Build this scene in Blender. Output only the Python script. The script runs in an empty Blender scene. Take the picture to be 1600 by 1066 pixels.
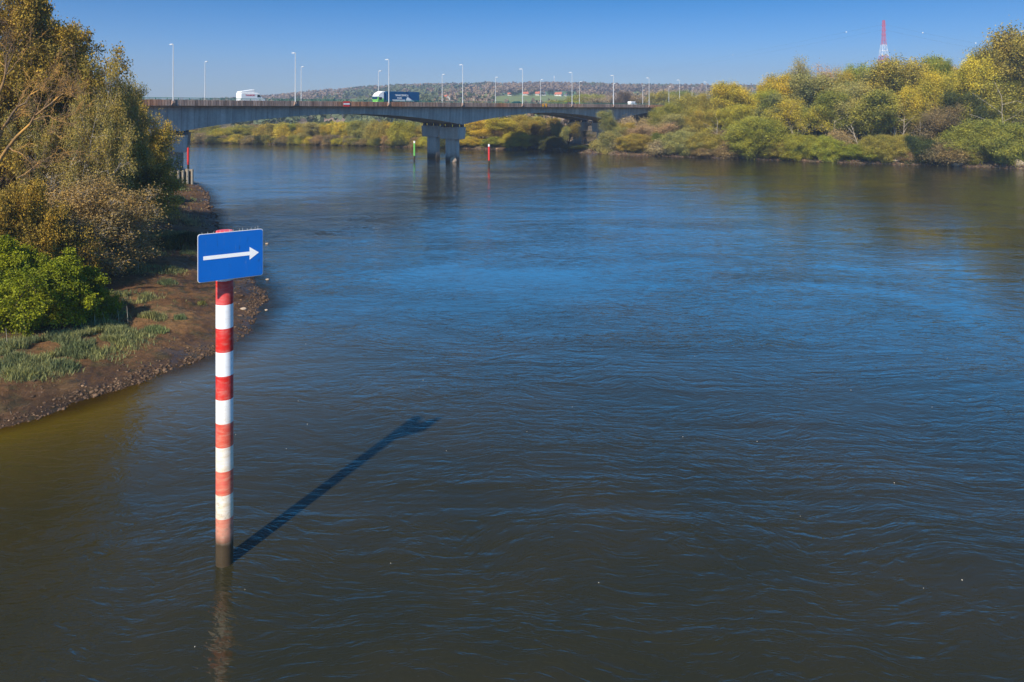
import bpy, math, random
import numpy as np
from mathutils import Vector, Matrix
R = math.radians
S = bpy.context.scene
COL = S.collection
# ------------------------------------------------------------------ camera / light
F, EYE, HY = 1150.0, 17.0, 171.0          # focal length in photo pixels, eye height, horizon row
cam_d = bpy.data.cameras.new('camera'); cam = bpy.data.objects.new('camera', cam_d); COL.objects.link(cam)
cam.location = (0, 0, EYE); cam.rotation_euler = (R(90), 0, 0)
cam_d.sensor_width = 36; cam_d.lens = 36 * F / 1600; cam_d.shift_y = -(533 - HY) / 1600
cam_d.clip_start = .5; cam_d.clip_end = 30000
S.camera = cam
SUN_EL, SUN_DIR = R(41.5), Vector((-.395, -.919, 0)).normalized()      # horizontal direction towards the sun
sd = bpy.data.lights.new('sun', 'SUN'); sd.energy = 4.8; sd.angle = R(1.); sd.color = (1, .90, .74)
so = bpy.data.objects.new('sun', sd); COL.objects.link(so)
sv = Vector((SUN_DIR.x * math.cos(SUN_EL), SUN_DIR.y * math.cos(SUN_EL), math.sin(SUN_EL)))
so.rotation_euler = sv.to_track_quat('Z', 'Y').to_euler(); so.location = sv * 100
w = bpy.data.worlds.new('World'); S.world = w; w.use_nodes = True
nt = w.node_tree; nt.nodes.clear()
sky = nt.nodes.new('ShaderNodeTexSky'); sky.sky_type = 'NISHITA'; sky.sun_disc = False
sky.sun_elevation = SUN_EL; sky.sun_rotation = math.atan2(SUN_DIR.x, SUN_DIR.y)
sky.air_density = 1.0; sky.dust_density = .3; sky.ozone_density = 2.0
tc = nt.nodes.new('ShaderNodeTexCoord'); sep = nt.nodes.new('ShaderNodeSeparateXYZ')
rp = nt.nodes.new('ShaderNodeValToRGB'); mx = nt.nodes.new('ShaderNodeMix'); mx.data_type = 'RGBA'; mx.blend_type = 'MULTIPLY'
mx.inputs[0].default_value = 1
el = rp.color_ramp.elements
el[0].position = 0; el[0].color = (.40, .47, .66, 1)
el[1].position = .15; el[1].color = (.045, .27, .54, 1)
for p_, c_ in ((.05, (.30, .42, .66)), (.09, (.18, .36, .64)), (.18, (.14, 1.22, 2.05)), (.31, (.19, .95, 1.35)), (.44, (.17, .52, .78)), (.62, (.26, .44, .58)), (.9, (.34, .46, .56))):
    e = el.new(p_); e.color = (*c_, 1)
bg = nt.nodes.new('ShaderNodeBackground'); bg.inputs[1].default_value = .12
ow = nt.nodes.new('ShaderNodeOutputWorld'); L = nt.links.new
L(tc.outputs['Generated'], sep.inputs[0]); L(sep.outputs['Z'], rp.inputs[0]); L(sky.outputs[0], mx.inputs[6])
L(rp.outputs[0], mx.inputs[7]); L(mx.outputs[2], bg.inputs[0]); L(bg.outputs[0], ow.inputs[0])
S.view_settings.view_transform = 'Standard'; S.view_settings.look = 'None'
S.view_settings.exposure = .55; S.view_settings.gamma = 1
S.render.engine = 'CYCLES'
S.cycles.max_bounces = 6; S.cycles.volume_bounces = 0; S.cycles.transparent_max_bounces = 8
S.cycles.use_denoising = True; S.cycles.denoising_prefilter = 'ACCURATE'
# ------------------------------------------------------------------ helpers
rng = np.random.default_rng(7); rnd = random.Random(7)
def W(px, py, Y): return Vector(((px - 800) / F * Y, Y, EYE - (py - HY) / F * Y))
_lat = np.random.default_rng(3).random((256, 256))
def vnoise(x, y):
    x = np.asarray(x, float); y = np.asarray(y, float)
    xi = np.floor(x).astype(int); yi = np.floor(y).astype(int); fx = x - xi; fy = y - yi
    fx = fx * fx * (3 - 2 * fx); fy = fy * fy * (3 - 2 * fy)
    g = lambda a, b: _lat[a % 256, b % 256]
    return (g(xi, yi) * (1 - fx) + g(xi + 1, yi) * fx) * (1 - fy) + (g(xi, yi + 1) * (1 - fx) + g(xi + 1, yi + 1) * fx) * fy - .5
def fbm(x, y, o=4):
    s = 0; a = 1; f = 1
    for i in range(o): s = s + a * vnoise(np.asarray(x) * f + 17 * i, np.asarray(y) * f + 5 * i); a *= .5; f *= 2.03
    return s
def tag(o, label=None, cat=None, group=None, kind=None):
    if label: o['label'] = label
    if cat: o['category'] = cat
    if group: o['group'] = group
    if kind: o['kind'] = kind
    return o
def link(name, me, parent=None, loc=None):
    o = bpy.data.objects.new(name, me); COL.objects.link(o)
    if parent: o.parent = parent
    if loc is not None: o.location = loc
    return o
def empty(name, loc=(0, 0, 0), rz=0):
    o = bpy.data.objects.new(name, None); COL.objects.link(o); o.location = loc; o.rotation_euler = (0, 0, rz); o.empty_display_size = .5
    return o
def npmesh(name, V, Fa, mats=(), smooth=False, mi=None):
    me = bpy.data.meshes.new(name); V = np.ascontiguousarray(V, np.float32); Fa = np.ascontiguousarray(Fa, np.int32)
    k = Fa.shape[1]; n = len(Fa)
    me.vertices.add(len(V)); me.vertices.foreach_set('co', V.ravel())
    me.loops.add(n * k); me.loops.foreach_set('vertex_index', Fa.ravel())
    me.polygons.add(n); me.polygons.foreach_set('loop_start', np.arange(0, n * k, k, dtype=np.int32))
    me.polygons.foreach_set('loop_total', np.full(n, k, np.int32))
    if smooth: me.polygons.foreach_set('use_smooth', np.ones(n, bool))
    for m in mats: me.materials.append(m)
    if mi is not None: me.polygons.foreach_set('material_index', np.ascontiguousarray(mi, np.int32))
    me.update(calc_edges=True); return me
class MB:                                   # small mesh builder
    def __init__(s): s.v = []; s.f = []; s.m = []; s.cur = 0
    def add(s, vs, fs):
        b = len(s.v); s.v += [tuple(x) for x in vs]; s.f += [tuple(i + b for i in f) for f in fs]; s.m += [s.cur] * len(fs); return s
    def box(s, x0, x1, y0, y1, z0, z1):
        return s.add([(x0, y0, z0), (x1, y0, z0), (x1, y1, z0), (x0, y1, z0), (x0, y0, z1), (x1, y0, z1), (x1, y1, z1), (x0, y1, z1)],
                     [(0, 3, 2, 1), (4, 5, 6, 7), (0, 1, 5, 4), (1, 2, 6, 5), (2, 3, 7, 6), (3, 0, 4, 7)])
    def tube(s, p, q, r0, r1=None, n=8, caps=True):
        p = Vector(p); q = Vector(q); r1 = r0 if r1 is None else r1; d = (q - p).normalized()
        a = d.orthogonal().normalized(); b = d.cross(a)
        vs = [c + (a * math.cos(6.28318 * i / n) + b * math.sin(6.28318 * i / n)) * r for c, r in ((p, r0), (q, r1)) for i in range(n)]
        fs = [(i, (i + 1) % n, n + (i + 1) % n, n + i) for i in range(n)]
        if caps: fs += [tuple(range(n))[::-1], tuple(range(n, 2 * n))]
        return s.add(vs, fs)
    def loft(s, secs, closed=True, caps=True):
        n = len(secs[0]); vs = [v for sc in secs for v in sc]; fs = []
        for k in range(len(secs) - 1):
            for i in range(n if closed else n - 1):
                j = (i + 1) % n; fs.append((k * n + i, k * n + j, (k + 1) * n + j, (k + 1) * n + i))
        if caps and closed: fs += [tuple(range(n))[::-1], tuple(range((len(secs) - 1) * n, len(secs) * n))]
        return s.add(vs, fs)
    def prism(s, poly, y0, y1):             # polygon in xz extruded along y
        return s.loft([[(x, y0, z) for x, z in poly], [(x, y1, z) for x, z in poly]])
    def build(s, name, mats, parent=None, loc=None, smooth=False, bevel=0):
        me = bpy.data.meshes.new(name); me.from_pydata(s.v, [], s.f)
        for m in (mats if isinstance(mats, (list, tuple)) else [mats]): me.materials.append(m)
        me.polygons.foreach_set('material_index', s.m)
        me.update(); o = link(name, me, parent, loc)
        import bmesh
        bm = bmesh.new(); bm.from_mesh(me); bmesh.ops.recalc_face_normals(bm, faces=bm.faces); bm.to_mesh(me); bm.free()
        if smooth:
            me.polygons.foreach_set('use_smooth', [True] * len(me.polygons))
            try: me.set_sharp_from_angle(angle=R(40))
            except Exception: pass
        if bevel:
            b = o.modifiers.new('bevel', 'BEVEL'); b.width = bevel; b.segments = 2; b.limit_method = 'ANGLE'
        return o
# ------------------------------------------------------------------ materials
class N:
    def __init__(s, name):
        s.m = bpy.data.materials.new(name); s.m.use_nodes = True; s.t = s.m.node_tree; s.t.nodes.clear()
        s.out = s.n('ShaderNodeOutputMaterial')
    def n(s, t, **k):
        x = s.t.nodes.new(t)
        for a, b in k.items(): setattr(x, a, b)
        return x
    def l(s, a, b): s.t.links.new(a, b)
    def val(s, x, sock):
        if hasattr(x, 'is_output'): s.l(x, sock)
        else: sock.default_value = x
    def math(s, op, a, b=0., c=None, clamp=False):
        x = s.n('ShaderNodeMath', operation=op, use_clamp=clamp); s.val(a, x.inputs[0]); s.val(b, x.inputs[1])
        if c is not None: s.val(c, x.inputs[2])
        return x.outputs[0]
    def mix(s, f, a, b, bt='MIX'):
        x = s.n('ShaderNodeMix', data_type='RGBA', blend_type=bt); s.val(f, x.inputs[0])
        for q, i in ((a, 6), (b, 7)):
            if isinstance(q, tuple): x.inputs[i].default_value = q if len(q) == 4 else (*q, 1)
            else: s.l(q, x.inputs[i])
        return x.outputs[2]
    def noise(s, scale, detail=4, rough=.55, vec=None, dist=0, stretch=None, kind='Object'):
        if vec is None: vec = s.coord(kind)
        if stretch:
            mp = s.n('ShaderNodeMapping'); mp.inputs['Scale'].default_value = stretch; s.l(vec, mp.inputs[0]); vec = mp.outputs[0]
        x = s.n('ShaderNodeTexNoise'); x.inputs['Scale'].default_value = scale; x.inputs['Detail'].default_value = detail
        x.inputs['Roughness'].default_value = rough; x.inputs['Distortion'].default_value = dist; s.l(vec, x.inputs['Vector']); return x.outputs['Fac']
    def coord(s, kind='Object'): return s.n('ShaderNodeTexCoord').outputs[kind]
    def ramp(s, f, stops, interp='LINEAR'):
        x = s.n('ShaderNodeValToRGB'); r = x.color_ramp; r.interpolation = interp
        while len(r.elements) < len(stops): r.elements.new(.5)
        for e, (p, c) in zip(r.elements, stops): e.position = p; e.color = (*c, 1) if isinstance(c, tuple) else (c, c, c, 1)
        s.l(f, x.inputs[0]); return x.outputs[0]
    def bsdf(s, col, rough=.8, spec=.3, metal=0, bump=None, bstr=.5, bdist=.05, **k):
        b = s.n('ShaderNodeBsdfPrincipled')
        if isinstance(col, tuple): b.inputs['Base Color'].default_value = (*col[:3], 1)
        else: s.l(col, b.inputs['Base Color'])
        s.val(rough, b.inputs['Roughness']); b.inputs['Specular IOR Level'].default_value = spec; b.inputs['Metallic'].default_value = metal
        if bump is not None:
            bp = s.n('ShaderNodeBump'); bp.inputs['Strength'].default_value = bstr; bp.inputs['Distance'].default_value = bdist
            s.l(bump, bp.inputs['Height']); s.l(bp.outputs[0], b.inputs['Normal'])
        return b
    def done(s, b): s.l(b.outputs[0], s.out.inputs[0]); return s.m
def simple(name, col, rough=.6, spec=.4, metal=0, var=.15, scale=3):
    a = N(name); n = a.noise(scale, 4)
    c = a.mix(n, tuple(x * (1 - var) for x in col), tuple(min(1, x * (1 + var)) for x in col)); return a.done(a.bsdf(c, rough, spec, metal))
def leaf_material(name, trans=.2, clump=.35, soft=1.):
    a = N(name); oi = a.n('ShaderNodeObjectInfo'); g = a.n('ShaderNodeNewGeometry')
    r = a.ramp(g.outputs['Random Per Island'], [(0, (.45, .5, .5)), (.5, (1, 1, 1)), (.85, (1.2, 1.2, 1.)), (1, (1.5, 1.45, 1.1))])
    c = a.mix(soft, oi.outputs['Color'], r, 'MULTIPLY')
    n = a.ramp(a.noise(clump, 3), [(.35, (.68, .78, .8)), (.5, (1, 1, 1)), (.68, (1.28, 1.2, .9))])
    c = a.mix(1., c, n, 'MULTIPLY')
    q = a.ramp(oi.outputs['Random'], [(0, (.85, .95, .9)), (.5, (1, 1, 1)), (1, (1.18, 1.02, .9))])
    c = a.mix(1., c, q, 'MULTIPLY')
    d = a.bsdf(c, .65, .25); t = a.n('ShaderNodeBsdfTranslucent'); a.l(c, t.inputs[0])
    m = a.n('ShaderNodeMixShader'); m.inputs[0].default_value = trans; a.l(d.outputs[0], m.inputs[1]); a.l(t.outputs[0], m.inputs[2])
    return a.done(m)
def bark_material(name, base, hi, thr=.55):
    a = N(name); n = a.noise(1.3, 5, stretch=(1, 1, .4)); c = a.ramp(n, [(thr - .15, base), (thr + .05, hi)])
    return a.done(a.bsdf(c, .9, .15, bump=a.noise(9, 3), bdist=.03))
M = {}
M['leaf'] = leaf_material('foliage')
M['leaf_near'] = leaf_material('foliage_near', .22, .6)
M['bark'] = bark_material('bark', (.055, .04, .028), (.17, .13, .09))
M['palebark'] = bark_material('pale_bark', (.14, .11, .08), (.42, .36, .29), .45)
M['lichen'] = bark_material('lichen_bark', (.16, .11, .07), (.50, .27, .07), .58)
def concrete(name, col, tide=False, streak=.5, joints=False):
    a = N(name); n1 = a.noise(.35, 6); n2 = a.noise(2.2, 5, .65)
    st = a.noise(.9, 4, .6, stretch=(1, 1, .06))
    c = a.mix(n1, tuple(x * .72 for x in col), tuple(x * 1.22 for x in col))
    f = a.ramp(st, [(.38, 1 - streak), (.62, 1.0)]); c = a.mix(1., c, f, 'MULTIPLY')
    f = a.ramp(n2, [(.3, .85), (.7, 1.08)]); c = a.mix(1., c, f, 'MULTIPLY')
    if joints:
        q = a.n('ShaderNodeSeparateXYZ'); a.l(a.coord('Object'), q.inputs[0]); u = a.math('FRACT', a.math('DIVIDE', q.outputs['X'], 3.1))
        seg = a.math('FRACT', a.math('MULTIPLY', a.math('FLOOR', a.math('DIVIDE', q.outputs['X'], 3.1)), .377))
        c = a.mix(1., c, a.ramp(seg, [(0, .88), (1, 1.1)]), 'MULTIPLY'); c = a.mix(a.math('MULTIPLY', a.math('LESS_THAN', u, .035), .45), c, (.08, .075, .07))
    if tide:
        z = a.n('ShaderNodeSeparateXYZ'); g = a.n('ShaderNodeNewGeometry'); a.l(g.outputs['Position'], z.inputs[0])
        zz = a.math('ADD', z.outputs['Z'], a.math('MULTIPLY', a.math('SUBTRACT', n2, .5), 1.2))
        t = a.ramp(a.math('DIVIDE', zz, 10.), [(.0, 1.), (.12, .85), (.2, .35), (.33, 0.)])
        c = a.mix(t, c, (.03, .026, .02))
    return a.done(a.bsdf(c, .88, .2, bump=n2, bdist=.03))
M['girder'] = concrete('girder_concrete', (.48, .455, .43), streak=.3, joints=True)
M['pier'] = concrete('pier_concrete', (.46, .435, .41), tide=True, streak=.25)
M['cornice'] = None
a = N('cornice_concrete'); g = a.n('ShaderNodeNewGeometry')
r = a.ramp(g.outputs['Random Per Island'], [(0, (.19, .14, .12)), (.55, (.29, .215, .185)), (1, (.40, .30, .25))])
n = a.ramp(a.noise(.05, 3), [(.5, (1, 1, 1)), (.62, (1.25, .85, .6))]); c = a.mix(1., r, n, 'MULTIPLY')
s_ = a.ramp(a.noise(1.4, 4, stretch=(1, 1, .2)), [(.3, .6), (.6, 1.05)]); c = a.mix(1., c, s_, 'MULTIPLY')
M['cornice'] = a.done(a.bsdf(c, .9, .15))
M['asphalt'] = simple('asphalt', (.055, .055, .058), .9, .2)
M['rail'] = simple('green_rail_paint', (.02, .19, .14), .5, .4)
M['white'] = simple('white_paint', (.82, .82, .82), .45, .4, var=.04)
M['galv'] = simple('galvanised_steel', (.52, .53, .54), .45, .5, var=.08)
M['darkmetal'] = simple('dark_metal', (.05, .05, .055), .5)
M['glass'] = simple('dark_glass', (.015, .04, .05), .08, .6, var=.05)
M['rubber'] = simple('tyre_rubber', (.02, .02, .02), .9)
M['red'] = simple('red_paint', (.62, .035, .03), .5, .4, var=.12)
M['green'] = simple('green_paint', (.14, .48, .10), .5, .4)
M['lime'] = simple('lime_green_paint', (.22, .62, .10), .4, .5)
M['orange'] = simple('orange_paint', (.80, .36, .02), .5, .4)
M['navy'] = simple('navy_tarpaulin', (.004, .075, .20), .5, .4, var=.2, scale=.8)
M['teal'] = simple('teal_car_paint', (.03, .14, .14), .25, .6)
M['redcar'] = simple('red_car_paint', (.55, .02, .03), .25, .6)
M['rooftile'] = simple('orange_roof_tiles', (.48, .15, .08), .85, .2, var=.2)
M['slate'] = simple('grey_slate', (.14, .15, .17), .7, .3)
M['render'] = simple('white_render', (.72, .69, .64), .9, .2, var=.08)
M['algae'] = simple('dark_algae_steel', (.05, .04, .025), .9, .2, var=.4)
M['stone'] = None
a = N('river_stone'); g = a.n('ShaderNodeNewGeometry')
r = a.ramp(g.outputs['Random Per Island'], [(0, (.05, .030, .018)), (.6, (.095, .056, .032)), (.96, (.15, .09, .052)), (1, (.30, .19, .11))])
n = a.noise(3, 5); c = a.mix(n, (.6, .6, .6), (1.3, 1.3, 1.3)); c = a.mix(1., r, c, 'MULTIPLY')
M['stone'] = a.done(a.bsdf(c, .8, .35, bump=n, bdist=.05))
# mud bank
def mud(name, rocky=False):
    a = N(name); n1 = a.noise(.25, 6, .6); n2 = a.noise(2.4, 8, .72); n3 = a.noise(9., 5, .7); n4 = a.noise(.9, 5, .6)
    c = a.ramp(n1, [(.35, (.085, .040, .016)), (.5, (.125, .062, .024)), (.66, (.175, .100, .042))])
    g = a.ramp(n4, [(.52, 0.), (.62, .6)]); c = a.mix(g, c, (.050, .052, .018))
    f = a.ramp(n2, [(.3, (.55, .55, .55)), (.5, (1, 1, 1)), (.7, (1.4, 1.35, 1.3))]); c = a.mix(1., c, f, 'MULTIPLY')
    f = a.ramp(n3, [(.35, .65), (.65, 1.3)]); c = a.mix(1., c, f, 'MULTIPLY')
    att = a.n('ShaderNodeAttribute', attribute_name='wet'); wet = att.outputs['Fac']
    c = a.mix(a.math('MULTIPLY', wet, .65), c, (.018, .013, .009))
    rough = a.math('SUBTRACT', .92, a.math('MULTIPLY', wet, a.math('MULTIPLY', n1, 1.0)))
    h = a.math('ADD', a.math('MULTIPLY', n2, .7), a.math('MULTIPLY', n3, .3))
    return a.done(a.bsdf(c, rough, .3, bump=h, bstr=.9, bdist=.22))
M['mud'] = mud('bank_mud')
a = N('bank_soil'); n1 = a.noise(.12, 6, .65); n2 = a.noise(1.3, 5)
c = a.ramp(n1, [(.35, (.055, .05, .024)), (.5, (.11, .085, .055)), (.65, (.20, .15, .11))]); c = a.mix(1., c, a.ramp(n2, [(.3, .6), (.7, 1.3)]), 'MULTIPLY')
M['soil'] = a.done(a.bsdf(c, .95, .1, bump=n2, bdist=.3))
a = N('hill_ground'); at = a.n('ShaderNodeVertexColor', layer_name='field'); n = a.noise(.03, 5)
c = a.mix(1., at.outputs[0], a.ramp(n, [(.3, .8), (.7, 1.2)]), 'MULTIPLY'); M['hill'] = a.done(a.bsdf(c, .95, .1))
# river water
a = N('river_water')
pos = a.n('ShaderNodeNewGeometry').outputs['Position']
att = a.n('ShaderNodeAttribute', attribute_name='shallow').outputs['Fac']
warp = a.n('ShaderNodeTexNoise'); warp.inputs['Scale'].default_value = .11; warp.inputs['Detail'].default_value = 2; a.l(pos, warp.inputs['Vector'])
vm = a.n('ShaderNodeVectorMath', operation='MULTIPLY_ADD'); a.l(warp.outputs['Color'], vm.inputs[0]); vm.inputs[1].default_value = (5, 5, 0); a.l(pos, vm.inputs[2])
wp = vm.outputs[0]
def rot(v, ang, sc):
    mp = a.n('ShaderNodeMapping'); mp.inputs['Rotation'].default_value = (0, 0, R(ang)); mp.inputs['Scale'].default_value = sc; a.l(v, mp.inputs[0]); return mp.outputs[0]
w1 = a.noise(1.55, 3, .5, vec=rot(wp, 12, (.55, 1.5, 1)), dist=.6)
w2 = a.noise(4.6, 2, .5, vec=rot(wp, -20, (.7, 1.5, 1)), dist=.5)
w3 = a.noise(.42, 3, .5, vec=rot(wp, 30, (.6, 1.4, 1)), dist=1.0)
cal = a.ramp(a.noise(.035, 4, .6, vec=rot(pos, 0, (.8, 2.2, 1)), dist=1.2), [(.34, .35), (.5, .85), (.66, 1.5)])
ridge = a.math('ABSOLUTE', a.math('SUBTRACT', w1, .5))
h = a.math('ADD', a.math('MULTIPLY', a.math('SUBTRACT', w1, a.math('MULTIPLY', ridge, .6)), .043), a.math('MULTIPLY', w2, .011))
h = a.math('MULTIPLY', h, cal); h = a.math('ADD', h, a.math('MULTIPLY', a.math('MULTIPLY', w3, cal), .048)); h = a.math('MULTIPLY', h, a.math('SUBTRACT', 1., a.math('MULTIPLY', att, .55)))
bp = a.n('ShaderNodeBump'); bp.inputs['Strength'].default_value = 1; bp.inputs['Distance'].default_value = 1.; a.l(h, bp.inputs['Height'])
silt = a.noise(.09, 3, .6, vec=pos)
dc = a.mix(a.ramp(silt, [(.4, 0.), (.65, 1.)]), (.018, .019, .0105), (.025, .023, .0115))
c = a.mix(att, dc, (.085, .055, .004))
b = a.bsdf(c, .045, .5); b.inputs['IOR'].default_value = 1.33; a.l(bp.outputs[0], b.inputs['Normal'])
edge = a.n('ShaderNodeAttribute', attribute_name='edge').outputs['Fac']
tr = a.n('ShaderNodeBsdfTransparent'); tr.inputs[0].default_value = (.75, .62, .42, 1)
ms = a.n('ShaderNodeMixShader'); a.l(a.math('MULTIPLY', edge, .8), ms.inputs[0]); a.l(b.outputs[0], ms.inputs[1]); a.l(tr.outputs[0], ms.inputs[2])
M['water'] = a.done(ms)
# ------------------------------------------------------------------ terrain functions
LY = [-60, 10, 25, 33, 39.3, 41.7, 46.7, 49.5, 53, 61, 67.6, 75, 85, 95, 106, 123, 151, 168, 180, 200, 260, 420]
LX = [-160, -95, -60, -37, -27.4, -25.4, -22.7, -20.6, -19.8, -20.8, -22.6, -26, -31, -36.5, -42, -50, -62.5, -72, -81, -120, -230, -500]
def shoreL(Y): return np.interp(Y, LY, LX) + fbm(np.asarray(Y, float) * .35, np.zeros_like(np.asarray(Y, float)), 4) * .9
RX = [-1400, -500, -300, -158, -126, -71, -22, 0, 10, 19, 32, 47, 86, 146, 200, 300, 600]
RY = [420, 400, 385, 369, 362, 343, 320, 308, 314, 295, 283, 271, 247, 210, 178, 130, 30]
def shoreR(X): return np.interp(X, RX, RY) + fbm(np.asarray(X, float) * .12 + 50, np.zeros_like(np.asarray(X, float)), 3) * 2.0
DX, DY = .6197, .7848                      # along the bridge
def BT(X, Y): return X * DX + Y * DY, -X * DY + Y * DX
def landL(X, Y):
    d = shoreL(Y) - X
    h = np.interp(d, [-14, -4, 0, 1.2, 3, 7, 13, 22, 40, 90], [-2.5, -1.0, -.04, .22, .42, .95, 1.7, 2.7, 3.6, 4.5])
    k = np.clip(d / 2.5, 0, 1)
    h = h + k * (fbm(X * .5, Y * .5, 3) * .35 + fbm(X * 2.6, Y * 2.6, 3) * .13)
    return h + fbm(X * 5, Y * 5, 2) * .05 * np.clip(1 - np.abs(d - 1) / 4, 0, 1)
def landR(X, Y):
    d = Y - shoreR(X)
    top = np.interp(X, [-150, 0, 40, 100, 160, 260], [2.5, 4, 6, 9, 11, 14])
    h = np.interp(d, [-12, -3, 0, 2, 6, 10], [-3, -1.2, -.1, .9, 1.7, 2.6]) + np.clip((d - 10) / 45, 0, 1) * (top - 2.6)
    h = h + np.clip(d / 3, 0, 1) * fbm(X * .22, Y * .22, 4) * 1.1
    t, D = BT(X, Y)
    e = 17.6 - np.maximum(0, np.abs(D - 173) - 18) * .55
    under = (t > 215) & (t < 318) & (D > 146) & (D < 200)
    h = np.where(under, np.minimum(h, 1.3 + fbm(X * .3, Y * .3, 2) * .5), h)
    return np.maximum(h, np.where(t > 350, e, np.where(t > 325, e - (350 - t) * .6, -50)))
CRX = [-600, 300, 430, 480, 540, 620, 700, 760, 850, 950, 1050, 1200, 1400, 1700, 2400]
CRY = [170, 163, 157, 151, 145, 140, 139, 137, 136, 138, 139, 141, 139, 137, 150]
def hill(X, Y):
    u = 800 + F * X / Y
    c = 17 + (HY - np.interp(u, CRX, CRY)) / F * 1800
    a = np.clip((Y - 480) / 1320, 0, 1); base = np.interp(Y, [300, 480, 650], [2.6, 4, 6])
    h = base + (c - 6) * (a ** 1.15) + fbm(X * .006, Y * .006, 3) * 9 * np.clip((Y - 500) / 500, 0, 1) * (1 - a * .6)
    return np.where(Y > 1800, base + (c - 6) - (Y - 1800) * .03 , h)
def ground(X, Y):
    X = float(X); Y = float(Y)
    if Y > 470: return float(hill(X, Y))
    if X < shoreL(Y) and Y < 300: return float(landL(X, Y))
    return float(landR(X, Y))
def hit(px, py, y0=30., y1=2200., step=.25):
    """the ground point seen at a photo pixel"""
    Y = y0
    while Y < y1:
        p = W(px, py, Y)
        if ground(p.x, Y) >= p.z: return Vector((p.x, Y, ground(p.x, Y)))
        Y += step if Y < 120 else step * 8
    return W(px, py, y1)
def grid(xs, ys, fx, name, mats, kind='structure', attrs=None):
    A, B = np.meshgrid(xs, ys); X, Y, Z = fx(A, B); V = np.stack([X.ravel(), Y.ravel(), Z.ravel()], 1)
    nx, ny = len(xs), len(ys); i = np.arange(nx - 1)[None] + np.arange(ny - 1)[:, None] * nx; i = i.ravel()
    me = npmesh(name, V, np.stack([i, i + 1, i + nx + 1, i + nx], 1), mats, True)
    for k, fn in (attrs or {}).items():
        at = me.attributes.new(k, 'FLOAT', 'POINT'); at.data.foreach_set('value', fn(X, Y, Z).ravel().astype(np.float32))
    o = link(name, me); o['kind'] = kind; return o
# left mud bank: rows along the river, columns inland
ys = np.concatenate([np.arange(-60, 34, 2.), np.arange(34, 80, .14), np.arange(80, 180, .5), np.arange(180, 420, 6.)])
ds = np.concatenate([np.linspace(-14, -1, 14)[:-1], np.arange(-1, 12, .13), np.arange(12, 30, .5), np.linspace(30, 95, 20)])
grid(ds, ys, lambda A, B: (shoreL(B) - A, B, landL(shoreL(B) - A, B)), 'left_bank_ground', [M['mud']],
     attrs={'wet': lambda X, Y, Z: np.clip(1 - Z / .8, 0, 1) + .35 * np.clip(fbm(X * .3, Y * .3, 3) * 3, 0, 1) * (Z < 1.3)})
# right / far bank
xs = np.concatenate([np.arange(-1400, -180, 20.), np.arange(-180, 260, 1.), np.arange(260, 600, 10.)])
ds = np.concatenate([np.array([-12, -6, -3]), np.arange(-1.5, 8, .6), np.arange(8, 60, 2.), np.arange(60, 420, 15.)])
grid(xs, ds, lambda A, B: (A, shoreR(A) + B, landR(A, shoreR(A) + B)), 'right_bank_ground', [M['soil']])
# hills with their fields
xs = np.arange(-2200, 2600, 16.); ys = np.concatenate([np.arange(400, 1900, 11.), np.arange(1900, 9000, 300.)])
ho = grid(xs, ys, lambda A, B: (A * np.maximum(1, B / 1500), B, hill(A * np.maximum(1, B / 1500), B)), 'hills', [M['hill']])
ca = ho.data.color_attributes.new('field', 'FLOAT_COLOR', 'POINT')
V = np.empty(len(ho.data.vertices) * 3); ho.data.vertices.foreach_get('co', V); V = V.reshape(-1, 3)
PX = 800 + F * V[:, 0] / V[:, 1]; PY = HY - F * (V[:, 2] - EYE) / V[:, 1]
C = np.tile(np.array([.10, .085, .05, 1]), (len(V), 1)); YY = V[:, 1]
def is_field(px, Y):
    """1 pasture, 2 crop strip, 3 bare earth, 0 woodland"""
    if 772 < px < 905 and 760 < Y < 1265 - max(0, 800 - px) * 2: return 1
    if 836 < px < 1030 and 1265 < Y < 1500: return 2
    if 765 < px < 837 and 1265 < Y < 1400: return 2
    if 476 < px < 560 and 545 < Y < 625 + (px - 476) * .4: return 3
    if 470 < px < 600 and 980 < Y < 1270: return 1
    if 680 < px < 716 and 830 < Y < 1065: return 1
    return 0
FC = {1: (.17, .21, .07, 1), 2: (.10, .20, .09, 1), 3: (.27, .19, .14, 1)}
for i in range(len(V)):
    if 480 < YY[i] < 1520:
        k = is_field(PX[i], YY[i])
        if k: C[i] = FC[k]
ca.data.foreach_set('color', C.ravel().astype(np.float32))
# river
xs = np.concatenate([np.array([-9000, -3000, -1200, -600, -300, -180]), np.arange(-120, 20, .8), np.linspace(20, 300, 20), np.array([600, 1500, 4000, 9000])])
ys = np.concatenate([np.array([-3000, -400, -100, -20]), np.arange(0, 190, .8), np.arange(190, 420, 12), np.array([480, 700.])])
grid(xs, ys, lambda A, B: (A, B, A * 0.), 'river_water', [M['water']], attrs={
    'shallow': lambda X, Y, Z: np.exp(-np.clip(X - np.interp(Y, LY, LX), 0, 99) / 8.) * np.clip((62 - Y) / 16, 0, 1) * .95 + .15 * np.exp(-np.clip(X - np.interp(Y, LY, LX), 0, 99) / 4),
    'edge': lambda X, Y, Z: np.clip(1 - (X - np.interp(Y, LY, LX)) / 2.6 + fbm(X * .3, Y * .3, 2) * .5, 0, 1)})
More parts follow.
